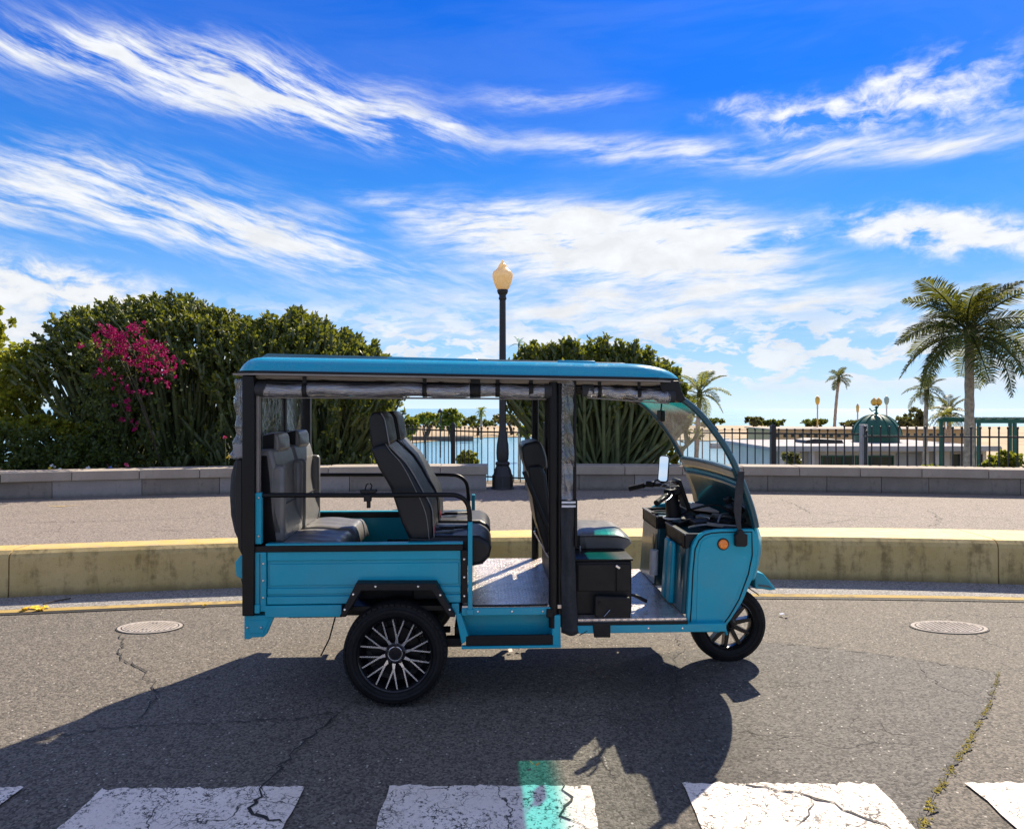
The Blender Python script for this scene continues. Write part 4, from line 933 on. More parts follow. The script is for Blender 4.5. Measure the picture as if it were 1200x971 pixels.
# ---- seats
def seat(name, back, head, cush, yl0, yl1, m_, ref, piping=True, front=None, headin=.05):
    root = tag(MB().prism(PL(back, ref), yl0, yl1).obj(name, m_, veh, bevel=.022, seg=3, smooth=60))
    MB().prism(PL(head, ref), yl0+headin, yl1-headin).obj('headrest', m_, root, bevel=.020, seg=3, smooth=60)
    if cush: MB().prism(PL(cush, ref), yl0+.005, yl1-.005).obj('cushion', m_, root, bevel=.028, seg=3, smooth=60)
    return root
backF = [(433, 525), (451, 519), (462, 530), (474, 541), (484, 556), (494, 574), (503, 588), (506, 600), (508, 634), (480, 634), (470, 612), (457, 572), (443, 548)]
headF = [(430.5, 491), (433, 484), (439, 481.5), (446, 484), (450, 491), (453, 506), (455, 518), (451, 523), (434, 527), (431.5, 510)]
cushF = [(478, 616), (505, 632), (548, 628), (566, 632), (573, 640), (574, 652), (566, 664), (556, 665), (500, 660), (478, 650)]
for k, (y0, y1) in enumerate(((-.52, -.06), (.04, .50))):
    s = seat('front_seat', backF, headF, None, y0, y1, LEA, -.52)
    cz = L(540, 630, -.52)[1]; xc0, xc1 = LX(478, -.52), LX(576, -.52)
    q = MB(); q.prism([(xc0, cz+.02), (xc0+.10, cz+.012), (xc1-.07, cz+.008), (xc1-.015, cz-.02), (xc1, cz-.06), (xc1-.01, cz-.11), (xc1-.05, cz-.155), (xc1-.11, cz-.165), (xc0, cz-.13)], y0, y1); q.obj('cushion', LEA, s, bevel=.026, seg=3, smooth=60)
    boxp('seat_base', xc0+.02, xc1-.16, y0+.05, y1-.05, zfl, cz-.13, BLKP, .01, parent=s)
    for dy, dpx in ((.0, 0),):
        pp_ = [(447, 484), (451.5, 492), (455, 510), (457, 520), (464, 530), (476, 542), (486, 557), (496, 575), (504.5, 590), (508, 603), (509.5, 632)]
        tubep('piping', smoothpath([Vector((L(a, b_, -.52)[0]-.004, y0+.012, L(a, b_, -.52)[1])) for a, b_ in pp_], 5), .0034, PIPE, 6, parent=s)
        pp_ = [(452, 520), (459, 530), (469, 541), (478, 556), (487, 574), (494, 588), (500, 606), (503, 632)]
        tubep('piping', smoothpath([Vector((L(a, b_, -.52)[0], y0-.0015, L(a, b_, -.52)[1])) for a, b_ in pp_], 5), .0026, LEAG, 6, parent=s)
    q = MB(); q.obox((xc0+.13, y0+.10, cz+.035), (.016, 0, .006), (0, .012, 0), (-.006, 0, .03)); q.obj('seat_belt_buckle', RED, s, bevel=.004)
    q = MB(); q.obox((xc0+.21, y0+.16, cz+.03), (.045, 0, .0), (0, .02, 0), (0, 0, .010)); q.obj('seat_belt_buckle', BLKP, s, bevel=.004)
    tubep('seat_belt', smoothpath([(xc0+.06, y0+.1, cz+.03), (xc0+.15, y0+.13, cz+.028), (xc0+.25, y0+.2, cz+.024), (xc0+.33, y0+.26, cz+.018)], 5), .009, BLKP, 6, parent=s)
# rear bench: two grey bucket seats
for k, (y0, y1) in enumerate(((-.46, -.05), (-.01, .42))):
    ref = -.46
    back = [(300, 527), (318, 526), (324, 548), (324, 575), (327, 600), (333, 622), (333, 636), (306, 636), (300, 600)]
    head = [(303, 512), (306, 508), (318, 508), (321, 514), (322, 528), (318, 532), (302, 532)]
    s = seat('rear_seat', back, head, None, y0, y1, LEAG, ref, headin=.09)
    # near side faces of headrest and back as separate black slabs
    P_ = PL([(302, 511), (316, 508.5), (315.5, 531), (302, 531)], ref); q = MB(); q.prism(P_, y0+.082, y0+.093); q.obj('headrest_side', BLKP, s, bevel=.003)
    P_ = PL([(301, 534), (313, 534), (316, 560), (319, 600), (324, 634), (302, 634)], ref); q = MB(); q.prism(P_, y0-.004, y0+.004); q.obj('side_slab', BLKP, s, bevel=.003)
    cz = .885; xc0 = LX(316, ref); xc1 = -.985
    q = MB(); q.grid(lambda a, b_: Vector((xc0+(xc1-xc0)*a, y0+.01+(y1-y0-.02)*b_, cz-.03*a*0-.11*max(0, (a-.86)/.14)**2.5+.012*math.sin(math.pi*min(1, a*1.4))-.018*(abs(2*b_-1))**6+.006*math.sin(b_*21)*math.sin(math.pi*a))), 24, 24)
    o = q.obj('cushion', LEAG, s, smooth=180); sm = o.modifiers.new('thickness', 'SOLIDIFY'); sm.thickness = .07; sm.offset = -1
    boxp('seat_bolster', LX(320, ref)-.02, LX(324, ref)+.045, y0+.0, y0+.055, cz+.03, cz+.44, LEAG, .024, parent=s)
    boxp('seat_bolster', LX(320, ref)-.02, LX(324, ref)+.045, y1-.055, y1, cz+.03, cz+.44, LEAG, .024, parent=s)
    for zz_, h in ((cz+.20, .012), (cz+.02, .0)):
        tubep('seam', [(LX(325, ref)+.012, y0+.07, zz_), (LX(325, ref)+.012, y1-.07, zz_+.004)], .0035, BLKP, 5, parent=s)
    boxp('seat_base', xc0+.02, xc1-.06, y0+.03, y1-.03, zfl, cz-.07, BLKP, .01, parent=s)
boxp('rear_backboard', x0+.04, x0+.06, -.55, .55, .60, 1.22, BLKP, .006)
boxp('far_headrest_pad', LX(352, .5)-.03, LX(368, .5)+.01, .45, .50, .85, 1.16, BLKP, .02)

# ---- driver's seat, partition and its brace
ds = boxp('driver_seat_box', LX(674, -.52), LX(740.5, -.52), -.52, .52, .462, .772, BLKP, .012)
boxp('box_lid', LX(672, -.52), LX(742, -.52), -.525, .525, .772, .785, BLKP, .004, parent=ds)
boxp('box_door', LX(722, -.52), LX(738.5, -.52), -.528, -.521, .60, .755, BLKP, .004, parent=ds)
boxp('box_door', LX(677, -.52), LX(720.5, -.52), -.528, -.521, .60, .755, BLKP, .004, parent=ds)
q = MB(); c_ = L3(724, 664, -.53); q.obox(c_, (.012, 0, -.008), (0, .004, 0), (.004, 0, .006)); q.obj('lock', STEEL, ds, bevel=.002)
q = MB(); q.prism(PL([(697, 697), (738, 699), (738.5, 727.5), (705, 727.5), (696, 720)], -.56), -.578, -.531); cb = q.obj('charger_box', BLKP, ds, bevel=.008)
q = MB(); q.lathe([(.0, -.584), (.012, -.584), (.012, -.578)], axis='y', c=(L(703, 706, -.56)[0], 0, L(703, 706, -.56)[1]), n=14); q.obj('knob', BLK, cb)
tubep('key', [L3(708, 722, -.585), L3(715, 714, -.59)], .0035, STEEL, 6, parent=cb)
q = MB(); q.prism(PL([(694, 729), (715, 729), (715, 746), (696, 746)], -.60), -.612, -.598); q.obj('hanging_flap', BLKP, veh, bevel=.003)
tubep('loose_cable', smoothpath([L3(693, 735, -.60), L3(686, 740, -.605), L3(679, 744, -.605)], 4), .003, BLK, 5)
tubep('handbrake_lever', smoothpath([L3(735, 696, -.40), L3(745, 698, -.40), L3(755, 703, -.40), L3(758, 704, -.40)], 4), [.008]*4+[.011]*9, BLK, 10)
q = MB(); xa, xb = LX(652, -.25), LX(740, -.25)
q.grid(lambda a, b_: Vector((xa+(xb-xa)*a, -.26+.52*b_, .888+.010*math.sin(math.pi*a)-.040*max(0, (a-.8)/.2)**2.2-.026*abs(2*b_-1)**5-.010*math.exp(-((a-.30)/.03)**2))), 30, 22)
o = q.obj('driver_cushion', LEAG, ds, smooth=180); sm = o.modifiers.new('thickness', 'SOLIDIFY'); sm.thickness = .112; sm.offset = -1; bv = o.modifiers.new('bevel', 'BEVEL'); bv.width = .02; bv.segments = 3; bv.limit_method = 'ANGLE'; bv.angle_limit = R(50)
tubep('cushion_piping', smoothpath([(xa+.02, -.262, .862), ((xa+xb)/2, -.263, .866), (xb-.06, -.263, .858), (xb-.01, -.25, .835)], 6), .003, BLKP, 5, parent=ds)
boxp('cushion_strap', LX(672, -.27), LX(680, -.27), -.268, -.262, .80, .872, BLKP, .002, parent=ds)
q = MB(); c_ = L3(680, 642, -.27); q.obox(c_, (.004, 0, 0), (0, .004, 0), (0, 0, .012)); q.obj('seat_latch', STEEL, ds, bevel=.001)
# backrest + headrest of the driver
ref = -.22
s = MB().prism(PL([(618, 546), (634, 544), (640, 556), (646, 600), (652, 640), (640, 650), (628, 610)], ref), -.22, .24).obj('driver_backrest', LEA, veh, bevel=.02, seg=3, smooth=60)
MB().prism(PL([(611.5, 524), (616, 519.5), (630, 516.5), (635, 519), (640, 536), (641, 547), (634, 553), (618, 554), (613, 538)], ref), -.20, .20).obj('headrest', LEA, s, bevel=.018, seg=3, smooth=60)
tubep('headrest_piping', smoothpath([L3(633, 518, -.21), L3(638, 528, -.21), L3(640.5, 540, -.21), L3(641, 548, -.21)], 4), .003, PIPE, 5, parent=s)
tubep('seat_brace', [L3(614, 552, -.30), L3(650, 640, -.30)], .014, BLK, 10)
tubep('seat_brace', [L3(626, 622, -.10), L3(643, 652, -.10)], .008, STEEL, 8)
tubep('seat_brace', [L3(628, 618, .15), L3(648, 665, .15)], .012, BLK, 8)
pn = boxp('partition_panel', LX(640, .1), LX(643, .1), -.40, .42, .545, .90, BLKP, .004)
boxp('partition_upper', LX(641, .2), LX(644, .2), .16, .52, 1.0, 1.55, BLKP, .004)
q = MB(); q.prism(PL([(627, 545), (640, 545), (640, 561), (630, 560)], .1), .05, .22); q.obj('seat_back_box', BLKP, veh, bevel=.006)
boxp('driver_side_plate', LX(650, -.1), LX(672, -.3), -.50, .50, .545, .70, BLKP, .004)

# ---- cab floor and sill
FZ = .462
xe = LX(807, -.58)
boxp('cab_floor', LX(672, -.58), LX(804, -.58), -.59, .59, FZ-.02, FZ, PLATE, .002)
boxp('cab_sill', LX(676, -.60), LX(851, -.60), -.606, -.56, L(740, 741, -.60)[1], L(740, 731.5, -.60)[1], PAINT, .004)
boxp('sill_edge', LX(676, -.60), LX(806, -.60), -.608, -.575, L(740, 731.3, -.60)[1], L(740, 728.5, -.60)[1]+.002, BLK, .002)
boxp('cab_sill', LX(676, -.60), LX(851, -.60), .56, .606, L(740, 741, -.60)[1], L(740, 731.5, -.60)[1], PAINT, .004)

# ---- nose: near and far side panels, curved front sheet, windshield in its hoop
side = [(803.5, 740), (805.5, 712), (808, 668), (811, 640), (814, 633), (820, 626), (828, 622), (842, 620), (883, 619.5), (886.5, 626), (888, 640), (886.5, 658), (882, 678), (870, 705), (857, 725), (848, 737), (843, 741)]
seam = [(808, 737), (810, 712), (812, 670), (814.5, 643), (819, 633), (825, 627), (833, 624.5), (845, 623.5), (881, 623), (881.5, 650), (877, 672), (866, 702), (855, 721), (846, 733), (841, 737.5)]
for yl, sg in ((-.56, 1), (.56, -1)):
    o = MB().prism(PL(side, -.56), yl if sg > 0 else yl-.03, yl+.03 if sg > 0 else yl).obj('nose_side_panel', PAINT, veh, bevel=.006, seg=3)
    pts = [Vector((L(a, b_, -.56)[0], yl-.0015*sg, L(a, b_, -.56)[1])) for a, b_ in seam]; pts.append(pts[0])
    tubep('panel_seam', pts, .0035, BLKP, 6, parent=o)
    ins = PL([(815.5, 735), (816.5, 700), (818, 650), (822, 634), (830, 628.5), (846, 627), (877, 626.5), (877.5, 650), (873, 671), (862, 700), (852, 717), (843, 730), (838, 735)], -.56)
    MB().prism(ins, yl-.0035*sg if sg > 0 else yl, yl if sg > 0 else yl+.0035).obj('pressed_face', PAINT, o, bevel=.003)
    c_ = L(847, 637, -.56)
    q = MB(); q.lathe([(.034, 0), (.034, -.008*sg), (.029, -.010*sg)], axis='y', c=(c_[0], yl, c_[1]), n=28); rr_ = q.obj('reflector_bezel', BLKP, o)
    q = MB(); q.lathe([(.028, -.006*sg), (.028, -.013*sg), (.020, -.018*sg), (0, -.020*sg)], axis='y', c=(c_[0], yl, c_[1]), n=28); q.obj('orange_reflector', ORANGE, rr_, smooth=60)
# centreline profile of windshield and nose
prof = [(788, 463), (800, 469), (812, 478), (824, 490), (836, 505), (848, 522), (858, 540), (867, 560), (875, 580), (881, 598), (885.5, 618), (888, 640), (886.5, 660), (882, 680)]
pr = smoothpath([Vector((*L(a, b_, -.56), 0)) for a, b_ in prof], 4)
def front(i, y, bul, off=0.0):
    p = pr[i]; t = (pr[min(i+1, len(pr)-1)]-pr[max(i-1, 0)]).normalized(); n = Vector((-t.y, t.x, 0))
    if n.x < 0: n = -n
    b_ = bul*(1-(y/.56)**2)
    return Vector((p.x+n.x*(b_+off), y, p.y+n.y*(b_*.6+off)))
def bul(i): return .03+.15*max(0, min(1, (i-30)/14))
gi = 28
def sheet(name, i0, i1, y0, y1, m_, off=0.0, thick=.006, ny=20, parent=veh):
    q = MB(); q.grid(lambda a, b_: front(int(round(i0+(i1-i0)*a)), y0+(y1-y0)*b_, bul(int(round(i0+(i1-i0)*a))), off), i1-i0, ny)
    o = q.obj(name, m_, parent, smooth=180); s = o.modifiers.new('thickness', 'SOLIDIFY'); s.thickness = thick; s.offset = -1; return o
q = MB(); q.grid(lambda a, b_: front(int(round(gi*a)), -.53+1.06*b_, bul(0)), gi, 20); ws = q.obj('windshield', WIND, veh, smooth=180)
sheet('nose_sheet', gi+1, len(pr)-1, -.556, .556, PAINTD if False else PAINT, 0, .01)
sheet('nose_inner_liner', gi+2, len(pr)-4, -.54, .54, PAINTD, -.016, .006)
sheet('lower_windshield_frame', gi-2, gi+1, -.545, .545, PAINTD, .006, .02)
sheet('upper_windshield_frame', 0, 2, -.54, .54, BLKP, .006, .02)
for yl in (-.555, .555):
    tubep('windshield_frame', [front(i, yl, 0, .004) for i in range(0, len(pr)-12)], .019 if yl < 0 else .017, PAINTD, 12)
    tubep('frame_gasket', [front(i, yl*.972, bul(i)*.03, .017) for i in range(0, gi)], .006, BLKP, 6)
# headlamp in the nose
p = front(40, 0, bul(40), .0); q = MB(); q.lathe([(.085, -.01), (.085, .012), (.07, .02)], axis='x', c=p, n=24); hl = q.obj('headlamp', BLKP, veh)
q = MB(); q.lathe([(.07, .012), (.05, .03), (0, .037)], axis='x', c=p, n=24); q.obj('lens', WHT, hl, smooth=60)
# black strap and latch on the near windshield frame
q = MB(); P_ = [L3(869, 552, -.585), L3(866.5, 575, -.590), L3(864.5, 598, -.592), L3(865.5, 612, -.592), L3(867.5, 626, -.592)]
for i in range(len(P_)-1):
    w0, w1 = (.018, .024, .022, .015, .010)[i:i+2]; q.hexa([P_[i+1]+Vector((-w1, 0, 0)), P_[i+1]+Vector((w1, 0, 0)), P_[i+1]+Vector((w1, .008, 0)), P_[i+1]+Vector((-w1, .008, 0)), P_[i]+Vector((-w0, 0, 0)), P_[i]+Vector((w0, 0, 0)), P_[i]+Vector((w0, .008, 0)), P_[i]+Vector((-w0, .008, 0))])
stp = q.obj('black_strap', FABD, veh, bevel=.002)
q = MB(); q.prism(PL([(860.5, 626), (863, 624.5), (864.5, 620), (869.5, 620), (871, 624.5), (875, 625.5), (875, 638), (872, 640), (861, 639.5)], -.58), -.598, -.565); q.obj('latch', BLKP, stp, bevel=.005)
# nose wing mudguard over the front wheel
MB().prism(PL([(876, 664), (886, 667), (893, 675), (900.5, 685), (893, 686), (886, 684.5), (876, 684)], 0), -.12, .12).obj('front_mudguard', PAINT, veh, bevel=.008, seg=3)
MB().prism(PL([(880, 679), (892, 680), (896, 683), (880, 681)], 0), -.123, .123).obj('mudguard_groove', PAINTD, veh, bevel=.001)
# ---- inside of the nose: leg shields, centre column, dashboard, steering
for (ya, yb) in ((-.53, -.10), (.10, .53)):
    xa = .985; q = MB()
    q.hexa([(xa-.030, ya, FZ), (xa+.22, ya, FZ), (xa+.22, yb, FZ), (xa-.030, yb, FZ), (xa, ya, .895), (xa+.26, ya, .905), (xa+.26, yb, .905), (xa, yb, .895)])
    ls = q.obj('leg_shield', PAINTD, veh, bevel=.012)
    q = MB(); t = .022
    for bx in ((xa-.008, xa+.27, ya, ya+t), (xa-.008, xa+.27, yb-t, yb), (xa-.008, xa+t, ya+t, yb-t), (xa+.25, xa+.27, ya+t, yb-t)): q.box(bx[0], bx[1], bx[2], bx[3], .84, .925)
    q.obj('storage_rim', BLKP, ls, bevel=.005)
    boxp('storage_edge', xa-.011, xa-.004, ya, yb, .917, .927, PIPE, .002, parent=ls)
    boxp('storage_edge', xa-.004, xa+.27, ya, ya+.006, .926, .929, PIPE, .001, parent=ls)
    q = MB(); q.box(xa+.03, xa+.24, ya+.03, yb-.03, .87, .88); q.obj('tray_floor', BLKP, ls)
    boxp('shield_groove', xa-.022, xa-.016, ya+.05, ya+.09, .50, .80, PAINTD, .004, parent=ls)
for k, y_ in enumerate((-.30, -.19)):
    q = MB(); q.hexa([(.93, y_-.045, FZ+.01), (.97, y_-.045, FZ+.01), (.97, y_+.035, FZ+.01), (.93, y_+.035, FZ+.01), (.955, y_-.045, .84), (.98, y_-.045, .84), (.98, y_+.035, .84), (.955, y_+.035, .84)]); q.obj('moulded_channel', PAINT, veh, bevel=.014, seg=3)
tubep('water_bottle', [(.93, .02, .56), (.935, .02, .72)], .028, WHT, 14)
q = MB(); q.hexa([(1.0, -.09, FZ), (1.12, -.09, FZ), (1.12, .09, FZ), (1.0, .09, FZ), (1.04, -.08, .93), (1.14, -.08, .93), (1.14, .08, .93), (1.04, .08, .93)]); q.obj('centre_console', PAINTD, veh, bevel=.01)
dsh = boxp('dashboard', 1.22, 1.40, -.53, .53, .905, .955, BLKP, .012)
q = MB(); q.obox((1.24, .14, .985), (.11, 0, -.012), (0, .17, 0), (.0015, 0, .006)); q.obj('tan_board', CARD, dsh, bevel=.002)
for i, (x_, y_, z_, a, b_, c_, m_) in enumerate(((1.13, -.30, .955, .045, .06, .012, BLKP), (1.20, -.20, .965, .03, .05, .014, STEEL), (1.10, -.16, .950, .03, .04, .010, BLKP), (1.28, -.36, .970, .06, .05, .010, BLKP), (1.19, -.42, .958, .05, .02, .008, LINER), (1.30, -.22, .975, .03, .06, .012, LEAG), (1.06, .02, .945, .03, .04, .015, BLKP))):
    q = MB(); an = i*.7; q.obox((x_, y_, z_), (a*math.cos(an), a*math.sin(an), .004), (-b_*math.sin(an), b_*math.cos(an), 0), (0, 0, c_)); q.obj(('switch_box', 'metal_bracket', 'fuse_cover', 'tool_pouch', 'paper_strip', 'folded_cloth', 'switch_box')[i], m_, dsh, bevel=.003)
for k, (pts, r_) in enumerate(((((1.03, -.22, .93), (1.08, -.25, .96), (1.15, -.26, .965), (1.22, -.32, .96)), .007), (((1.05, -.35, .93), (1.12, -.40, .955), (1.22, -.44, .96), (1.32, -.46, .955)), .006), (((1.10, .0, .95), (1.18, -.05, 1.0), (1.30, -.1, 1.03), (1.36, -.15, 1.0)), .008), (((1.22, -.38, .97), (1.27, -.30, 1.0), (1.34, -.22, .99)), .006))):
    tubep('wiring', smoothpath(pts, 6), r_, (BLKP, PIPE, BLKP, PIPE)[k], 7, parent=dsh)
q = MB(); 
for k in range(24):
    a = 2*math.pi*k/24; b_ = 2*math.pi*(k+1)/24
q.lathe([(.055, .0), (.062, .004), (.062, .012), (.050, .012)], n=28, c=(1.045, -.02, .93), closed=True); q.obj('cup_ring', WHT, dsh, smooth=60)
q = MB(); q.lathe([(.06, .0), (.068, .004), (.068, .012), (.056, .012)], n=28, c=(1.04, .24, .925), closed=True); q.obj('cup_ring', BLKP, dsh, smooth=60)
# dashboard tie behind windshield: wiper motor lump and brackets
q = MB(); q.obox((1.36, -.28, 1.03), (.03, 0, .02), (0, .05, 0), (-.02, 0, .03)); q.obox((1.35, -.20, 1.07), (.018, 0, .01), (0, .03, 0), (-.01, 0, .02)); q.obj('wiper_motor', BLKP, dsh, bevel=.006, kind=None)
tubep('wiper_arm', [(1.36, -.22, 1.09), (1.40, -.28, 1.06), (1.44, -.30, 1.01)], .006, STEEL, 6, parent=dsh)
tubep('hose', smoothpath([(1.33, -.30, 1.06), (1.35, -.36, 1.02), (1.34, -.40, .98), (1.30, -.44, .96)], 5), .007, BLKP, 6, parent=dsh)
# steering column and handlebar
hb_c = Vector((1.035, 0, 1.105))
stc = tubep('steering_column', [(1.075, 0, .85), (1.055, 0, .98), (1.04, 0, 1.08)], [.045, .048, .042], BLKP, 14)
q = MB(); q.obox((1.115, .02, 1.085), (.012, 0, .006), (0, .075, 0), (-.035, 0, .10)); q.obj('instrument_panel', BLKP, stc, bevel=.010)
q = MB(); q.obox((1.050, -.03, 1.12), (.030, 0, .010), (0, .07, 0), (-.010, 0, .028)); q.obj('handlebar_cowl', BLKP, stc, bevel=.012, seg=3)
hpts = [(.865, -.36, 1.085), (.90, -.33, 1.10), (.965, -.24, 1.125), (1.03, -.12, 1.13), (1.045, 0, 1.13), (1.03, .12, 1.13), (.965, .24, 1.12), (.90, .33, 1.10), (.865, .37, 1.09)]
tubep('handlebar', smoothpath(hpts, 5), .0115, BLK, 10, parent=stc)
for sg in (-1, 1):
    g0, g1 = Vector((.855, sg*.365, 1.083)), Vector((.93, sg*.285, 1.113)); q = MB(); pts = [g0.lerp(g1, i/10) for i in range(11)]; q.tube([g0-(g1-g0).normalized()*.008]+pts, [.019]+[.0165+.0012*(i % 2) for i in range(11)], 12); q.obj('hand_grip', RUB, stc, smooth=60)
    tubep('brake_lever', smoothpath([(.97, sg*.23, 1.125), (.965, sg*.29, 1.115), (.93, sg*.35, 1.10), (.90, sg*.39, 1.095)], 5), .006, STEEL, 8, parent=stc)
    q = MB(); q.obox((.965, sg*.235, 1.128), (.022, sg*-.018, 0), (.015, sg*.02, 0), (0, 0, .020)); q.obj('switch_cluster', BLKP, stc, bevel=.006)
for k, d_ in enumerate((-.05, .03, .08)): tubep('brake_cable', smoothpath([(.98, d_*3-.05, 1.13), (1.02, d_-.02, 1.175-.01*k), (1.09, d_*.6, 1.15), (1.09, d_*.4, 1.02)], 6), .0035, PIPE if k == 1 else BLKP, 6, parent=stc)
# mirror on its stalk
mc = Vector((L(777.5, 549, .28)[0], .28, L(777.5, 549, .28)[1]))
tubep('mirror_stalk', smoothpath([(.985, .26, 1.13), (1.02, .28, 1.15), (mc.x+.01, .285, mc.z-.10), (mc.x+.012, .285, mc.z-.05)], 5), .006, BLK, 8, parent=stc)
q = MB(); q.obox(mc+Vector((.012, .006, 0)), (.022, .040, 0), (.006, -.004, 0), (.008, 0, .100)); 
ang = R(38)
def mirrorpoly(w_, h_, r_):
    pts = []
    for cx_, cy_, a0 in ((w_-r_, h_-r_, 0), (-w_+r_, h_-r_, 90), (-w_+r_, -h_+r_, 180), (w_-r_, -h_+r_, 270)):
        for k in range(5): a = R(a0+k*22.5); pts.append((cx_+r_*math.cos(a), cy_+r_*math.sin(a)))
    return pts
q = MB(); q.prism(mirrorpoly(.036, .094, .020), 0, .022); mh = q.obj('mirror_housing', BLKP, veh, bevel=.004); mh.location = mc; mh.rotation_euler = (R(-6), R(3), -R(24))
q = MB(); q.prism(mirrorpoly(.030, .086, .016), -.002, .004); mg = q.obj('mirror_face', MIRROR, mh)
# small interior mirror hanging from the header
q = MB(); c_ = L3(774.5, 487, -.10); q.obox(c_, (.014, 0, 0), (0, .055, 0), (0, 0, .036)); im = q.obj('cabin_mirror', BLKP, veh, bevel=.008); tubep('mirror_stem', [c_+Vector((0, 0, .03)), c_+Vector((.01, 0, .13))], .005, BLK, 6, parent=im)

# ---- wheels
def tyre(r, rimr, w_, root, lugs=True):
    h = w_/2; sh = r-.012
    prof = [(rimr, -h*.72), (rimr+.010, -h*.86), (rimr+(r-rimr)*.45, -h*1.0), (sh-.022, -h*.95), (sh-.004, -h*.82), (r, -h*.60), (r+.003, 0), (r, h*.60), (sh-.004, h*.82), (sh-.022, h*.95), (rimr+(r-rimr)*.45, h), (rimr+.010, h*.86), (rimr, h*.72)]
    q = MB(); q.lathe(prof, 'y', n=64); t = q.obj('tyre', RUB, root, smooth=40)
    if lugs:
        q = MB(); n = 54
        for k in range(n):
            a = 2*math.pi*k/n; er = Vector((math.cos(a), 0, math.sin(a))); et = Vector((-math.sin(a), 0, math.cos(a)))
            for sg in (-1, 1): q.obox(er*(r-.0125)+Vector((0, sg*h*.80, 0)), et*(r*math.pi/n*.66), Vector((0, h*.10, 0))-er*.003, er*.0055)
        q.obj('tread_blocks', RUB, t, kind='stuff', fix=False)
    for rr_ in (rimr+.022, rimr+(r-rimr)*.62):
        q = MB(); q.lathe([(rr_-.0015, -h*1.0+.001 if rr_ > rimr+.03 else -h*.93), (rr_, -h*1.0-.002 if rr_ > rimr+.03 else -h*.95-.002), (rr_+.0015, -h+.001 if rr_ > rimr+.03 else -h*.93)], 'y', n=64); q.obj('sidewall_ring', RUB, t, smooth=40)
    return t
ALB = simple('gloss_black_alloy', (.012, .012, .013), .22, .2, .3, .2, 6)
def rear_wheel(yc, sg):
    root = empty('wheel', (LX(462.5, -.625), yc, .287)); root.parent = veh; w_ = .165; r = .287
    tyre(r, .205, w_, root); root.rotation_euler = (0, 0, 0 if sg < 0 else math.pi); h = w_/2
    q = MB(); q.lathe([(.207, -h*.80), (.203, -h*.88), (.196, -h*.80), (.190, -h*.35), (.170, .02), (.06, .03), (0, .03)], 'y', n=56); rim = q.obj('rim', ALB, root, smooth=40)
    q = MB(); q.lathe([(.2035, -h*.88), (.2055, -h*.90), (.2075, -h*.86)], 'y', n=56); q.obj('rim_lip', BLK, rim)
    yf = -h*.62
    spm = MB()
    def bar(a0, r0, a1, r1, w0, w1, y0, y1, mi, dep):
        p0 = Vector((r0*math.cos(a0), y0, r0*math.sin(a0))); p1 = Vector((r1*math.cos(a1), y1, r1*math.sin(a1))); d = (p1-p0).normalized(); s = Vector((0, 1, 0)).cross(d).normalized()
        spm.hexa([p0-s*w0, p0+s*w0, p0+s*w0*1.4+Vector((0, dep, 0)), p0-s*w0*1.4+Vector((0, dep, 0)), p1-s*w1, p1+s*w1, p1+s*w1*1.4+Vector((0, dep, 0)), p1-s*w1*1.4+Vector((0, dep, 0))], 0)
        e = Vector((0, -.0012, 0)); k = 1.0
        spm.add([p0-s*w0*k+e, p0+s*w0*k+e, p1+s*w1*k+e, p1-s*w1*k+e], [(0, 1, 2, 3)], 1)
    n = 10; D_ = 2*math.pi/n
    spm = MB()
    bar(.0, .048, .06, .088, .010, .0058, yf+.012, yf+.006, 1, .02)
    bar(.06, .086, D_*.36, .200, .0050, .0038, yf+.006, yf-.006, 1, .018)
    bar(.03, .092, -D_*.17, .200, .0042, .0036, yf+.007, yf-.006, 1, .018)
    sme = spm.mesh('spoke', [ALB, POL], 30, fix=False)
    for k in range(n):
        inst(sme, 'spoke', rim, Matrix.Rotation(-(k+.25)*D_, 4, 'Y'))
    q = MB(); q.lathe([(.064, .02), (.060, yf+.012), (.052, yf+.004), (.036, yf+.004), (.034, yf), (.0, yf-.002)], 'y', n=32); hub = q.obj('hub', ALB, rim, smooth=35)
    q = MB(); q.lathe([(.036, yf+.0035), (.0385, yf+.0015), (.041, yf+.0035)], 'y', n=32); q.obj('hub_ring', POL, rim)
    q = MB(); q.lathe([(.009, yf+.004), (.009, yf-.004), (.006, yf-.007), (0, yf-.007)], 'y', n=8); bm_ = q.mesh('lug_nut', ALB)
    for k in range(5): a = k*2*math.pi/5+.3; inst(bm_, 'lug_nut', rim, Matrix.Translation((.0505*math.cos(a), 0, .0505*math.sin(a))))
    q = MB(); q.lathe([(0, .0), (.135, .0), (.135, .012), (0, .012)], 'y', n=40); q.obj('brake_disc', BLK, rim)
    return root
rear_wheel(-.555, -1); rear_wheel(.555, 1)
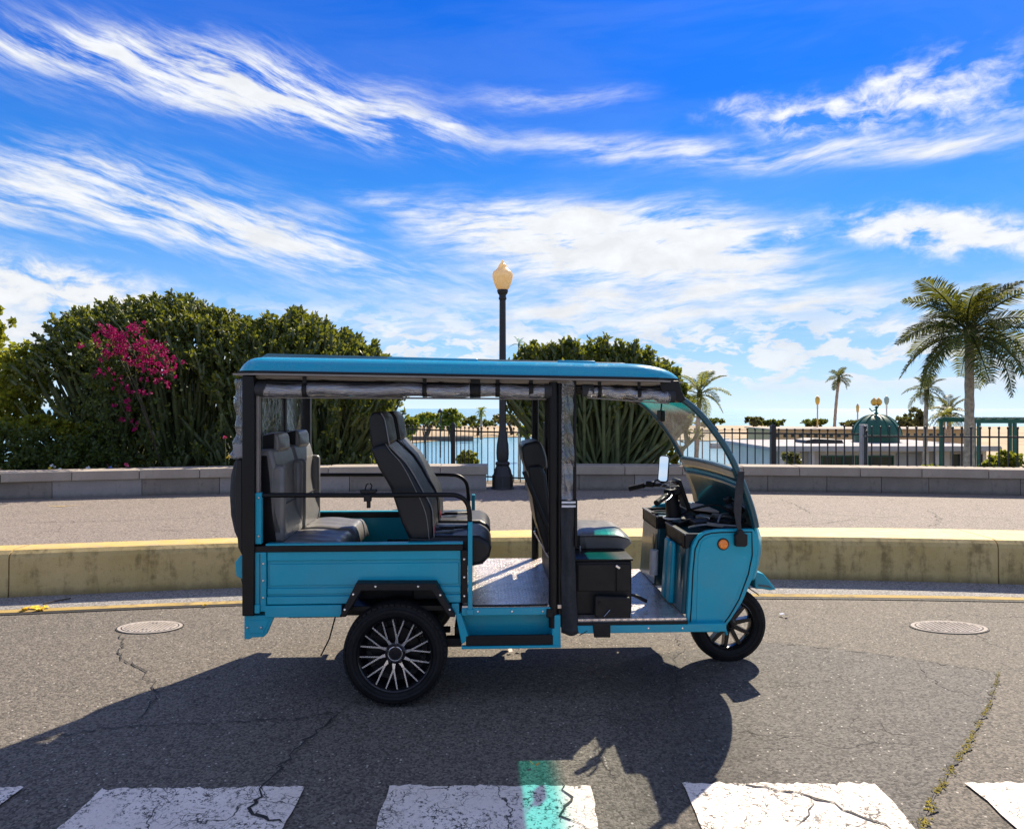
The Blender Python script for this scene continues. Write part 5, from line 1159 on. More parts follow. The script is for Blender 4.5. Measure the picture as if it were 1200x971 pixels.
def front_wheel():
    x_, z_ = L(852, 731, 0); root = empty('wheel', (x_, 0, .243)); root.parent = veh; w_ = .115; r = .243; h = w_/2
    tyre(r, .165, w_, root, False)
    q = MB(); q.lathe([(.166, -h*.75), (.160, -h*.80), (.152, -h*.6), (.146, .0), (.152, h*.6), (.160, h*.80), (.166, h*.75)], 'y', n=56); rim = q.obj('rim', ALB, root, smooth=40)
    n = 10
    for k in range(n):
        a = 2*math.pi*(k+.3)/n; er = Vector((math.cos(a), 0, math.sin(a))); et = Vector((-math.sin(a), 0, math.cos(a))); q = MB()
        q.hexa([er*.03-et*.016+Vector((0, -.030, 0)), er*.03+et*.016+Vector((0, -.030, 0)), er*.03+et*.016+Vector((0, .030, 0)), er*.03-et*.016+Vector((0, .030, 0)), er*.152-et*.011+Vector((0, -.028, 0)), er*.152+et*.011+Vector((0, -.028, 0)), er*.152+et*.011+Vector((0, .028, 0)), er*.152-et*.011+Vector((0, .028, 0))])
        q.obj('spoke', ALB, rim, bevel=.003)
    q = MB(); q.lathe([(0, -.05), (.018, -.05), (.03, -.042), (.045, -.034), (.045, .034), (.03, .042), (0, .05)], 'y', n=24); q.obj('hub', ALB, rim)
    for yl in (-.085, .085): tubep('fork_leg', [(x_, yl, .243), (x_-.06, yl, .45), (x_-.14, yl*.9, .62)], .018, BLK, 10)
    tubep('fork_stay', [(x_-.04, -.10, .20), (x_-.07, -.10, .30)], .010, PAINT, 8)
    boxp('nose_underfloor', LX(812, 0), LX(850, 0)-.22, -.5, .5, .44, .455, BLK, .004)
    # mudguard over tyre
    q = MB(); q.grid(lambda a, b_: Vector((x_+.272*math.cos(R(48+100*a)), -.08+.16*b_, .243+.272*math.sin(R(48+100*a)))), 20, 6); o = q.obj('inner_mudguard', BLKP, veh, smooth=60); s = o.modifiers.new('thickness', 'SOLIDIFY'); s.thickness = .005
front_wheel()

# fasteners
q = MB(); q.lathe([(.0065, 0), (.0065, -.003), (.004, -.005), (0, -.005)], 'y', n=8); bolt = q.mesh('bolt', STEEL)
for px, py in ((308.5, 660), (308.5, 680), (308.5, 700), (303, 583), (303, 628), (544, 655), (544, 676), (544, 698), (550.5, 625), (550.5, 705), (560, 716), (600, 716), (636, 716), (290, 735), (306, 735), (700, 736), (760, 736), (800, 736)):
    p = L3(px, py, -.612); o = inst(bolt, 'bolt', veh); o.location = (p.x, -.6125 if px < 640 else -.6055, p.z)
for px, py in ((404, 714), (414, 696), (440, 687), (490, 687), (516, 697), (527, 714)):
    p = L3(px, py, -.675); o = inst(bolt, 'bolt', veh); o.location = (p.x, -.6745, p.z)

# ================================================================== PLANTS
def rv(): 
    while True:
        v = Vector((random.uniform(-1, 1), random.uniform(-1, 1), random.uniform(-1, 1)))
        if .05 < v.length < 1: return v.normalized()
def leaf(q, p, d, L, wd, mi=0, cup=.25):
    d = d.normalized(); r_ = rv(); s = d.cross(r_)
    if s.length < .1: s = d.cross(Vector((1, 0, .3)))
    s.normalize(); n = s.cross(d)
    a = p+d*L*.55+s*wd+n*L*.12; c_ = p+d*L*.55-s*wd+n*L*.12; t = p+d*L; 
    q.add([p, a, t, c_, p+d*L*.5-n*L*cup*.2], [(0, 1, 4), (1, 2, 4), (2, 3, 4), (3, 0, 4)], mi)
def quadleaf(q, p, d, L, wd, mi=0):
    d = d.normalized(); s = d.cross(rv())
    if s.length < .1: s = d.cross(Vector((1, 0, .3)))
    s.normalize(); q.add([p, p+d*L*.55+s*wd, p+d*L, p+d*L*.55-s*wd], [(0, 1, 2, 3)], mi)
def euphorbia(name, label, roots, topfn, halfd, xr, nstem, yc, seed, lpt=22, group=None, clubr=(.026, .042), inner=.5, fan=False, nhull=0):
    """a candelabra spurge: ribbed stems fan out of the roots and end in leafy clubs. topfn(x) = crown height"""
    random.seed(seed); root = empty(name, (roots[0][0], roots[0][1], .25)); tag(root, label, 'shrub', group)
    O = root.location; st = MB(); cl = MB(); lf = MB()
    zb = .35
    for i in range(nstem):
        x = random.uniform(*xr); top = topfn(x)
        # position in a half-ellipse cross-section in (y,z)
        a = random.uniform(-.15, 1.15)*math.pi/1.0; sh = random.random()**inner
        yy = yc-math.cos(a)*halfd*sh*random.uniform(.8, 1.0); zz = zb+(top-zb)*max(.0, math.sin(a))*sh**.6
        if a < 0 or a > math.pi: zz = zb+random.uniform(.0, .5)*(top-zb)*.5
        if sh > .75 and 0.15 < a < .85*math.pi: zz *= random.uniform(.93, 1.04)
        if fan: yy = yc+random.uniform(-1, 1)*halfd; zz = zb+(top-zb)*random.uniform(.72, 1.0)*(1-.25*abs(yy-yc)/halfd)
        tip = Vector((x, yy, max(zz, zb+.25)))
        r0 = min(roots, key=lambda r_: abs(r_[0]-x)+random.uniform(0, 1.2)); p0 = Vector((r0[0]+random.uniform(-.25, .25), r0[1]+random.uniform(-.2, .3), .2))
        mid = p0.lerp(tip, .6); mid.z = p0.z+(tip.z-p0.z)*(.50 if fan else .42)
        pts = []
        for k in range(7):
            t = k/6; pts.append(p0*(1-t)**2+mid*2*t*(1-t)+tip*t*t)
        r_ = random.uniform(*clubr)
        rr = [r_*1.05, r_*.95, r_*.9, r_*.9, r_*.95, r_*1.1, r_*.55]
        st.tube([p-O for p in pts], rr, 6, cap=False, ph=random.uniform(0, 1))
        up = (tip-pts[5]).normalized()
        # clubs: short side arms near the tip
        ends = [(tip, up)]
        for k in range(random.choice((1, 2, 3, 3))):
            d = (up*.6+rv()*.7+Vector((0, 0, .75))).normalized(); b0 = pts[random.choice((5, 5, 4) if fan else (3, 4, 5, 5))]; L = random.uniform(.10, .26)
            e = b0+d*L; d2 = (d+Vector((0, 0, .6))).normalized(); e2 = e+d2*L*.5
            rc = r_*random.uniform(.7, 1.0)
            cl.tube([b0-O, e-O, e2-O, e2+d2*.03-O], [rc*.7, rc, rc*.95, rc*.35], 5, ph=random.uniform(0, 1)); ends.append((e2, d2))
        for (e, d) in ends:
            for k in range(lpt if e.z > zb+(top-zb)*.55 else lpt//6):
                pz = e-d*random.uniform(-.02, .30)*random.random(); dd = (rv()*1.0+d*.8+Vector((0, 0, .25)))
                leaf(lf, pz+dd.normalized()*r_*.7-O, dd, random.uniform(.055, .12), random.uniform(.020, .036))
    for i in range(nhull):                         # short leafy clubs just inside the crown's surface
        x = random.uniform(*xr); top = topfn(x); a = math.acos(random.uniform(-.55, 1.0)) if not fan else math.acos(random.uniform(-.3, .9))
        k = random.uniform(.86, 1.0)
        e = Vector((x, yc-math.cos(a)*halfd*k, zb+(top-zb)*max(.02, math.sin(a)**.75)*k))
        if fan and e.z < zb+(top-zb)*.70: continue
        if not fan and e.z < zb+(top-zb)*(.56+.10*math.sin(x*3)) and random.random() < .93: continue
        d = (Vector(((e.x-roots[0][0])*.25, -.35*math.cos(a), .9))+rv()*.35).normalized(); r_ = random.uniform(*clubr)*.8; L = random.uniform(.15, .34); b0 = e-d*L
        cl.tube([b0-O, e-O, e+d*.03-O], [r_*.8, r_, r_*.35], 5, ph=random.random())
        for k in range(lpt):
            pz = e-d*L*random.random()**1.4; dd = rv()+d*.7+Vector((0, 0, .2)); leaf(lf, pz+dd.normalized()*r_*.8-O, dd, random.uniform(.055, .12), random.uniform(.020, .036))
    st.obj('trunk', ST_EU, root, fix=False, smooth=60); cl.obj('branch', ST_EU, root, fix=False, smooth=60, kind='stuff')
    lf.obj('crown', LF_EU, root, fix=False, smooth=None, kind='stuff'); return root
def X_(px, d): return (px-600)/F*d
def topA(x):                                       # crown height against x for the big left shrub
    pxs = [52, 62, 80, 112, 150, 180, 235, 290, 345, 400, 440, 475]; pys = [430, 384, 364, 356, 350, 345, 352, 376, 362, 382, 408, 445]
    px = 600+x*F/12.6; py = float(np.interp(px, pxs, pys))+2.5*math.sin(px*.21+1)+2.5*math.sin(px*.47); return CAMZ+(HOR-py)/F*12.9
def X_(px, d): return (px-600)/F*d
euphorbia('spurge_shrub', 'huge dark green spurge shrub with fanning stems behind the wall, draped with magenta flowers',
          [(X_(300, 12.3), 12.3), (X_(215, 12.4), 12.5), (X_(380, 12.3), 12.4), (X_(130, 12.4), 12.6)], topA, 1.9, (X_(62, 12.6), X_(470, 12.6)), 900, 13.0, 11, lpt=18, nhull=1900)
def topB(x):
    px = 600+x*F/12.6; py = float(np.interp(px, [585, 600, 625, 650, 690, 720, 750, 770, 790, 812], [432, 414, 404, 397, 396, 402, 411, 428, 462, 520]))+4*math.sin(px*.16)+3*math.sin(px*.41); return CAMZ+(HOR-py)/F*11.8
euphorbia('spurge_shrub', 'spurge shrub with bare fanning green stems directly behind the driver cabin',
          [(X_(700, 11.3), 11.25), (X_(690, 11.3), 11.4), (X_(720, 11.3), 11.3)], topB, .55, (X_(592, 12.6), X_(792, 12.6)), 300, 11.5, 12, lpt=14, clubr=(.028, .040), fan=True, nhull=420)

def blobtree(name, label, cat, loc, blobs, m_, n, L=(.05, .09), trunk=None, group=None, seed=1, trad=.06, W_=.42):
    """leaf clumps through several ellipsoids; blobs = (x,y,z,rx,ry,rz) relative to loc"""
    random.seed(seed); root = empty(name, loc); tag(root, label, cat, group); lf = MB(); tot = sum(b_[3]*b_[5] for b_ in blobs)
    for b_ in blobs:
        k = int(n*b_[3]*b_[5]/tot)
        subs = []
        for _ in range(max(6, k//26)):
            v = rv()*random.random()**.33; subs.append((Vector((b_[0]+v.x*b_[3], b_[1]+v.y*b_[4], b_[2]+v.z*b_[5])), random.uniform(.12, .30)*min(b_[3], b_[5])))
        for _ in range(k):
            c_, r_ = random.choice(subs); v = rv()*random.random()**.45*r_
            quadleaf(lf, c_+v, v+rv()*.5+Vector((0, 0, .15)), random.uniform(*L), random.uniform(*L)*W_)
    lf.obj('crown', m_, root, fix=False, smooth=None, kind='stuff')
    tk = MB(); tb = trunk or (0, 0)
    base = Vector((tb[0], tb[1], 0))
    cen = sum((Vector(b_[:3]) for b_ in blobs), Vector())/len(blobs)
    tk.tube([base, base.lerp(cen, .4)+Vector((trad*.4, 0, 0)), base.lerp(cen, .8)], [trad, trad*.8, trad*.6], 8)
    for b_ in blobs:
        c_ = Vector(b_[:3]); tk.tube([base.lerp(cen, .6), base.lerp(cen, .8).lerp(c_, .4), c_], [trad*.5, trad*.35, trad*.15], 6)
    tk.obj('trunk', WOOD, root, smooth=60); return root
G0 = .27
d = 12.2
blobtree('leafy_tree', 'yellow green leafy tree at the far left edge above the hedge', 'tree', (X_(-5, d), d, G0),
         [(-.10, 0, 1.75, .55, .5, .45), (.0, 0, 2.85, .22, .3, .40), (.42, 0, 2.25, .36, .4, .30), (-.6, .2, 2.3, .6, .6, .9), (.50, .1, 1.75, .45, .5, .42), (.2, 0, 1.3, .6, .5, .4)], LF_SUN, 9500, (.06, .12), seed=21)
blobtree('clipped_hedge', 'dark green hedge with yellowish top behind the wall at left', 'hedge', (X_(70, 11.0), 11.0, .30),
         [(-1.6, 0, .55, .7, .45, .50), (-.9, .1, .62, .7, .45, .50), (-.3, 0, .55, .6, .4, .46), (.25, .05, .50, .5, .4, .42), (.75, .1, .35, .4, .3, .32)], LF_MG, 15000, (.035, .07), seed=22, trad=.04)
blobtree('yellow_topped_bush', 'yellow green bush growing over the hedge at far left', 'bush', (X_(45, 11.5), 11.5, .30),
         [(-.6, 0, .98, .5, .3, .20), (.0, 0, 1.02, .45, .3, .18), (.5, 0, .98, .4, .3, .16)], LF_SUN, 6000, (.04, .08), seed=23, trad=.03)

# bougainvillea draped over the front of the big shrub
random.seed(31); d = 10.95; root = empty('bougainvillea', (X_(170, d), d+.2, .32)); tag(root, 'magenta flowering bougainvillea climbing the front of the huge spurge shrub', 'flowering climber'); O = root.location
def dd_(px, py): return 11.9 if py < 430 else 11.5
arcs = [[(190, 548), (175, 500), (150, 440), (130, 400), (118, 385)], [(190, 548), (170, 480), (150, 430), (145, 395), (160, 378)], [(190, 548), (165, 470), (160, 420), (180, 410), (198, 432)],
        [(150, 440), (140, 460), (145, 480), (158, 500)], [(130, 400), (122, 420), (118, 436)], [(160, 420), (150, 400), (140, 383)], [(165, 470), (175, 440), (192, 437), (203, 440)]]
stm, br, gl = MB(), MB(), MB()
for ar in arcs:
    P = smoothpath([at(px, py, 11.35 if py > 500 else 11.0) for px, py in ar], 8); stm.tube([p-O for p in P], .007, 5)
cl = [(125, 392, 14, 10), (140, 390, 16, 9), (152, 383, 14, 6), (165, 400, 18, 12), (150, 408, 18, 12), (170, 418, 16, 12), (185, 425, 15, 11), (195, 434, 11, 9), (190, 443, 7, 6), (122, 415, 8, 8), (116, 428, 7, 8), (126, 432, 7, 6), (176, 432, 10, 10),
      (150, 455, 7, 8), (160, 462, 8, 7), (146, 470, 6, 7), (150, 480, 7, 7), (148, 490, 6, 6), (158, 500, 5, 5), (140, 400, 12, 10), (135, 452, 5, 5), (173, 463, 6, 3), (205, 437, 4, 6), (132, 382, 10, 5), (118, 400, 6, 12)]
for (px, py, rx, ry) in cl:
    sub_ = [(random.gauss(0, .75), random.gauss(0, .75)) for _ in range(max(3, int(rx*ry/14)))]
    for _ in range(int(rx*ry*1.05)):
        a, e = random.choice(sub_); a += random.gauss(0, .14); e += random.gauss(0, .16); dpt = 10.9+random.uniform(-.12, .22)
        p = at(px+a*rx, py+e*ry, dpt)-O; nrm = rv()
        for k in range(2): quadleaf(br, p, rv()+Vector((0, -.4, .1)), random.uniform(.022, .038), random.uniform(.010, .016))
for _ in range(1700):
    px = random.gauss(118, 14) if random.random() < .6 else random.gauss(160, 28); py = random.uniform(395, 545); p = at(px, py, 11.05+random.uniform(-.1, .3))-O
    quadleaf(gl, p, rv()+Vector((0, -.2, -.5)), random.uniform(.05, .085), random.uniform(.016, .026))
stm.obj('stem', WOOD, root); br.obj('blossom', BRACT, root, fix=False, smooth=None, kind='stuff'); gl.obj('foliage', LF_MG, root, fix=False, smooth=None, kind='stuff')
# small flowers on the wall edge
FLW = {'white': simple('white_petal', (.8, .8, .78), .6), 'yellow': simple('yellow_petal', (.85, .65, .05), .6), 'pink': simple('pink_petal', (.75, .12, .25), .6), 'blue': simple('blue_petal', (.1, .25, .75), .6)}
def flower(px, py, col, label):
    root = empty('garden_flower', at(px, 556, 10.2)); root.location.z = .32; O = root.location; tag(root, label, 'flower', 'small flowers behind the left wall'); q = MB(); s = MB()
    hd = at(px, py, 10.2)-O; s.tube([Vector((0, 0, 0)), hd*.5+Vector((.01, 0, 0)), hd], .005, 5); s.obj('stem', ST_EU, root)
    for k in range(9): quadleaf(q, hd, rv()+Vector((0, -.5, .3)), .045, .018)
    q.obj('petals', FLW[col], root, fix=False, smooth=None)
for px, py, c_, lb in ((60, 549, 'yellow', 'yellow and white flower peeping over the wall below the hedge'), (62, 546, 'white', 'white flower just above the yellow one over the wall'), (72, 550, 'white', 'small white flower right of the yellow one on the wall'), (104, 549, 'white', 'lone white flower at the hedge foot halfway to the stems'),
                       (129, 549, 'blue', 'blue flower over the wall at the foot of the magenta climber'), (133, 552, 'white', 'white flower touching the blue one'), (148, 545, 'pink', 'pink flower right of the blue one at the foot of the stems'), (264, 513, 'pink', 'pink flower high in the shrub just left of the tricycle'), (268, 535, 'yellow', 'yellow flower beside the rear cover of the tricycle')):
    flower(px, py, c_, lb)
# reddish cordyline
root = empty('red_leaved_plant', at(141, 556, 10.5)); root.location.z = .30; tag(root, 'small dark red leaved plant with upright leaves behind the wall', 'plant'); q = MB()
REDL = mk_leaf('dark_red_leaf', (.10, .01, .02), (.18, .02, .03), (.3, .05, .03), .3)
for k in range(22):
    a = random.uniform(0, 6.28); quadleaf(q, Vector((0, 0, .1)), Vector((math.cos(a)*.45, math.sin(a)*.45, 1)), random.uniform(.3, .48), .02)
q.obj('leaf_rosette', REDL, root, fix=False, smooth=None)

# ---- palms
def frond_mesh(name, L, rise, droop, leafL, n, m_, seed, wd=.012, hang=.6, flat=False):
    random.seed(seed); q = MB(); pts = []; N = 12
    for i in range(N+1):
        t = i/N; x = L*(t*(1-.16*t*droop)); z = L*(rise*t-droop*t*t*.62); pts.append(Vector((x, math.sin(t*2.2+seed)*.02*L, z)))
    q.tube(pts, [L*.014*(1-.8*i/N)+.002 for i in range(N+1)], 4, cap=False)
    for i in range(n):
        t = .14+.85*i/(n-1); f = t*N; k = min(int(f), N-1); p = pts[k].lerp(pts[k+1], f-k); tg = (pts[k+1]-pts[k]).normalized()
        ll = leafL*(math.sin(math.pi*min(1, .18+t*.80))**.6)*random.uniform(.8, 1.1)
        for sgn in (-1, 1):
            side = Vector((0, sgn, 0)); upv = side.cross(tg).normalized()*(1 if sgn > 0 else -1)
            d1 = (tg*.55+side*.9+Vector((0, 0, .28 if not flat else .1))+rv()*.12).normalized(); m1 = p+d1*ll*.5
            d2 = (d1*.75+Vector((0, 0, -hang))+rv()*.10).normalized(); e = m1+d2*ll*.5
            wv = tg*wd
            q.add([p-wv*.5, p+wv*.5, m1+wv, m1-wv, e], [(0, 1, 2, 3), (3, 2, 4)])
    return q.mesh(name, m_, None, fix=False)
def palm(name, label, loc, H, R_, tr, nf, m_, seed, nl=34, lean=0.0, group=None, leafk=.30, bulge=True, elo=-.55, wdk=1.0, cat='palm tree', trm=None, shape=None):
    random.seed(seed); root = empty(name, loc); tag(root, label, cat, group)
    q = MB(); N = 22; pts = []; rr = []
    for i in range(N+1):
        t = i/N; pts.append(Vector((lean*t*t*H, .0, H*t))); rr.append(tr*(1.18-.25*t+(.25*math.exp(-t*10)))*(1+(.06 if i % 2 else -.05)))
    q.tube(pts, rr, 12); q.obj('trunk', trm or TRUNK, root, smooth=25)
    top = pts[-1]
    ms = [frond_mesh('frond', R_*1.12, .55, .75, R_*leafk, nl, m_, seed+1, R_*.010*wdk), frond_mesh('frond', R_*1.15, .35, .95, R_*leafk, nl, m_, seed+2, R_*.010*wdk), frond_mesh('frond', R_*1.05, .12, 1.0, R_*leafk*.95, nl, m_, seed+3, R_*.010*wdk)]
    for i in range(nf):
        a = i*2.39996+random.uniform(-.2, .2); t = i/(nf-1)
        pitch = 1.15-t*(1.15-elo)+random.uniform(-.1, .1)
        me = ms[0] if t < .35 else ms[1] if t < .7 else ms[2]
        o = inst(me, 'frond', root); s = random.uniform(.88, 1.08)*(.8 if t < .12 else 1)
        o.matrix_local = Matrix.Translation(top+Vector((0, 0, tr*(.8-t*1.2)))) @ Matrix.Rotation(a, 4, 'Z') @ Matrix.Rotation(-pitch*.75, 4, 'Y') @ Matrix.Rotation(random.uniform(-.4, .4), 4, 'X') @ Matrix.Scale(s, 4)
    q = MB()
    q.lathe([(tr*.9, -tr*2.5), (tr*1.25, -tr*.5), (tr*1.1, tr*1.2), (tr*.4, tr*3.0), (0, tr*3.6)], n=10, c=top); q.obj('crownshaft', m_, root)
    return root
d = 20.0; z0 = -2.7
palm('palm_tree', 'largest palm, standing behind the fence at the right edge', (X_(1136, d), d, z0), CAMZ+(HOR-392)/F*d-z0, 2.10, .122, 32, LF_PALM, 41, nl=54, elo=-.60, leafk=.36, wdk=1.0)
def ppx(name, label, px, pytop, d, Rpx, tpx, nf, seed, m_=LF_PALM, zb=-2.75, pxb=None, **k):
    H = CAMZ+(HOR-pytop)/F*d-zb; b0 = X_(pxb if pxb is not None else px, d)
    return palm(name, label, (b0, d, zb), H, Rpx/F*d, tpx/F*d/2, nf, m_, seed, lean=(X_(px, d)-b0)/H, **k)
ppx('palm_tree', 'middle sized palm standing left of the largest palm and right of the green dome', 1086, 458, 22, 25, 4.6, 17, 43, pxb=1083, nl=26, wdk=1.7, leafk=.34)
ppx('palm_tree', 'slim dark palm left of the green dome', 983, 444, 60, 16, 3.2, 14, 44, pxb=977, nl=20, wdk=2.6, leafk=.42)
ppx('palm_tree', 'yellow green palm seen just past the windshield top', 820, 462, 15, 37, 5.5, 17, 45, m_=LF_PALMY, pxb=812, nl=34, wdk=1.3, elo=-.5)
ppx('palm_tree', 'bushy far palm seen behind the trunk of the largest palm', 1112, 484, 38, 26, 5, 18, 46, m_=LF_DG, nl=20, wdk=2.2, leafk=.36, elo=-.2)
ppx('palm_tree', 'small bright palm behind the largest palm, left of its trunk', 1106, 490, 34, 15, 4, 12, 47, m_=LF_PALMY, nl=16, wdk=2.4, leafk=.4)
ppx('palm_tree', 'pale slender palm whose crown shows beside the street lamp above the roof', 608, 404, 30, 13, 2.0, 6, 48, m_=LF_PALE, nl=18, wdk=2.0, leafk=.4, elo=.2)
ppx('palm_tree', 'tiny palm on the far shore just left of the street lamp', 564, 483, 95, 8.5, 2.4, 16, 49, m_=LF_YG, nl=10, wdk=5, leafk=.5, elo=-.6)

# ---- far trees
def ft(px, py, d, wpx, hpx, m_, label, seed, n=1500, name='leafy_tree', cat='tree', zb=-2.8, trunk=.10, group=None, Lk=1.0):
    k = d/F; zc = CAMZ+(HOR-py)*k-zb; rx, rz = wpx*k/2, hpx*k/2; rnd = random.Random(seed); bl = []
    for _ in range(6): bl.append((rnd.uniform(-.55, .55)*rx, rnd.uniform(-.4, .4)*rx, zc+rnd.uniform(-.5, .5)*rz, rx*rnd.uniform(.35, .6), rx*.5, rz*rnd.uniform(.4, .6)))
    return blobtree(name, label, cat, (X_(px, d), d, zb), bl, m_, n, (.0028*d*Lk, .0055*d*Lk), seed=seed, trad=max(.03, rx*.08), group=group, W_=.45)
ft(478, 500, 24, 38, 34, LF_YG, 'bright yellow green tree left of the second front seat back', 51, 1800, zb=-3.2)
ft(498, 490, 40, 34, 16, LF_YG, 'small loose yellow green crown between the front seats and the fence post', 52, 900)
ft(531, 491, 40, 36, 32, LF_YG, 'round yellow green tree behind the near fence post', 53, 1800)
ft(545, 536, 18, 30, 26, LF_YG, 'low yellow bush close behind the fence post left of the street lamp', 54, 1400, 'leafy_bush', 'bush')
ft(1185, 540, 13, 55, 34, LF_YG, 'bright yellow green bush behind the fence at the far right', 55, 2400, 'leafy_bush', 'bush', zb=.2)
ft(1150, 546, 12.5, 26, 16, LF_YG, 'low bright bush right of the foot of the largest palm', 56, 900, 'leafy_bush', 'bush', zb=.25)
ft(1092, 549, 12.2, 26, 9, LF_YG, 'very low yellow green plant left of the foot of the largest palm', 57, 600, 'low_plant', 'plant', zb=.25)
ft(792, 534, 12.2, 22, 34, LF_YG, 'yellow green bush just behind the wall beside the mirror', 58, 1300, 'leafy_bush', 'bush', zb=.25)
ft(928, 538, 26, 28, 16, LF_DG, 'rusty green bush right of the pointed fence post', 59, 700, 'leafy_bush', 'bush')
ft(1062, 493, 70, 22, 20, LF_DG, 'olive round tree right of the green dome', 60, 800)
ft(1078, 490, 64, 26, 26, LF_DG, 'taller olive tree just left of the middle palm', 61, 900)
ft(615, 505, 60, 20, 22, LF_YG, 'yellow green tree between the lamp pole and the cabin seat', 62, 700)
ft(640, 512, 24, 22, 26, LF_YG, 'bright shrub behind the driver seat back', 63, 700)
# bushes on the far shore, individually and low
for i, (px, w_, h_, m_) in enumerate(((500, 60, 13, LF_MG), (560, 50, 12, LF_MG), (600, 54, 14, LF_DG), (650, 50, 12, LF_MG), (880, 30, 11, LF_DG), (910, 34, 9, LF_MG), (955, 40, 8, LF_MG), (1000, 30, 7, LF_DG), (430, 70, 18, LF_MG), (840, 60, 10, LF_MG))):
    ft(px, 500-h_/2, 110+i*3, w_, h_, m_, ['wide dark bush on the far shore behind the second front seat', 'low far bush between the near fence post and the lamp', 'olive far bush directly behind the street lamp pole', 'far bush seen through the cabin doorway', 'olive far bush left of the pointed fence post', 'low far bush right of the pointed fence post', 'long low far hedge left of the slim palm', 'small olive bush left of the green dome', 'tall far bush hidden mostly by the front seats', 'low far bush seen through the windshield'][i], 70+i, 700, 'shore_bush', 'bush', zb=-2.85, group='bushes on the far shore')
# sprout sticks (young agave spike) beside the centre shrub

# ================================================================== BUILDINGS BEYOND THE FENCE
GZ = -2.7
def win(parent, x0, x1, z0, z1, y, fm=PLWHITE, gm=GLASSD, nx=2, name='window'):
    q = MB(); t = .05
    for a, c_, e, f_ in ((x0, x1, z0, z0+t), (x0, x1, z1-t, z1), (x0, x0+t, z0+t, z1-t), (x1-t, x1, z0+t, z1-t)): q.box(a, c_, y-.06, y+.02, e, f_)
    for k in range(1, nx):
        xm = x0+(x1-x0)*k/nx; q.box(xm-t*.4, xm+t*.4, y-.05, y+.02, z0+t, z1-t)
    w_ = q.obj(name, fm, parent); p = MB(); p.box(x0+t, x1-t, y-.015, y-.005, z0+t, z1-t); p.obj('pane', gm, w_)
def zz(py, d): return CAMZ+(HOR-py)/F*d
d = 30; root = empty('low_building', (X_(1030, d), d, GZ)); tag(root, 'long white low building with flat grey roof and dark green windows behind the fence', 'building'); O = root.location
def rel(q, *a, **k):
    o = q.obj(*a, **k); return o
xa, xb = X_(906, d)-O.x, X_(1156, d)-O.x; zt = zz(527, d)-O.z
q = MB(); q.box(xa, xb, 0, 6.0, 0, zt); q.obj('wall', PLWHITE, root)
q = MB(); q.box(xa-.4, xb+.3, -.55, 6.4, zt+.002, zt+.16); q.obj('roof', ROOFG, root, bevel=.02)
q = MB(); q.box(xa-.2, xb+.2, -.62, -.552, zt-.02, zt+.20); q.obj('fascia', PLGREY, root)
for a, c_ in ((962, 1000), (1002, 1047)): win(root, X_(a, d)-O.x, X_(c_, d)-O.x, .2, zt-.25, -.003, DGREEN, GLASSD, 3)
for a, c_ in ((1097, 1107), (1114, 1126), (1142, 1152)): win(root, X_(a, d)-O.x, X_(c_, d)-O.x, .3, zt-.12, -.003, PLWHITE, GLASSD, 1)
for a, c_ in ((1050, 1062), (1064, 1077)): q = MB(); q.box(X_(a, d)-O.x, X_(c_, d)-O.x, -.05, .0, .0, zt-.15); q.obj('roller_door', PLGREY, root)
for px in (912, 930, 947, 1079, 1092, 1132): q = MB(); x_ = X_(px, d)-O.x; q.box(x_-.10, x_+.10, -.42, -.22, 0, zt-.003); q.obj('column', PLWHITE, root)
d = 33; root = empty('dark_canopy', (X_(958, d), d, zz(522, d))); tag(root, 'dark flat canopy on the grey roof left of the green dome', 'canopy'); q = MB(); q.prism([(-.95, 0), (-.8, .28), (-.4, .36), (.9, .30), (1.05, 0)], -.6, .6); q.obj('canopy_roof', IRON, root); q = MB()
for s in (-.8, .8): q.box(s-.04, s+.04, -.5, -.42, -.45, 0)
q.obj('leg', IRON, root)
d = 46; root = empty('sandy_building', (X_(1025, d), d, GZ)); tag(root, 'long sandy coloured building with a row of small dark openings behind the green dome', 'building'); O = root.location
xa, xb = X_(905, d)-O.x, X_(1142, d)-O.x; zt = zz(503.5, d)-O.z
q = MB(); q.box(xa, xb, 0, 5, 0, zt); q.obj('wall', PLTAN, root)
q = MB(); q.box(xa-.15, xb+.15, -.15, 5.1, zt+.001, zt+.07); q.obj('roof', CAPM, root)
om = MB(); om.box(-.12, .12, -.012, .03, 0, .26); om = om.mesh('opening', GLASSD, None); 
for i in range(26): o = inst(om, 'window', root); o.location = (xa+.35+i*(xb-xa-.7)/25, -.002, zt-.50)
# dome kiosk
d = 34; root = empty('green_dome', (X_(1027, d), d, zz(521, d))); tag(root, 'glossy green dome with gold finial on the low building roof', 'dome'); k = d/F; hb = 10*k
q = MB(); q.lathe([(24*k, 0), (24*k, hb), (26.5*k, hb), (26.5*k, hb+.05)], n=24); q.obj('drum', DGREEN, root)
q = MB(); q.lathe([(26*k*math.cos(a), hb+.05+24.5*k*math.sin(a)) for a in [i*math.pi/2/14 for i in range(15)]], n=24); q.obj('dome_shell', DGREEN, root, smooth=60)
for i in range(12):
    a = i*math.pi/6; q = MB(); q.tube([Vector((26.3*k*math.cos(e)*math.cos(a), 26.3*k*math.cos(e)*math.sin(a), hb+.05+24.9*k*math.sin(e))) for e in [j*math.pi/2/9*.97 for j in range(10)]], .022, 5); q.obj('rib', DGREEN, root)
ht = hb+.05+24.5*k; q = MB(); q.lathe([(.12, ht-.03), (.10, ht+.06), (.05, ht+.1), (.04, ht+.3), (.1, ht+.33), (.05, ht+.38), (.03, ht+.42)], n=12); q.obj('spire', DGREEN, root)
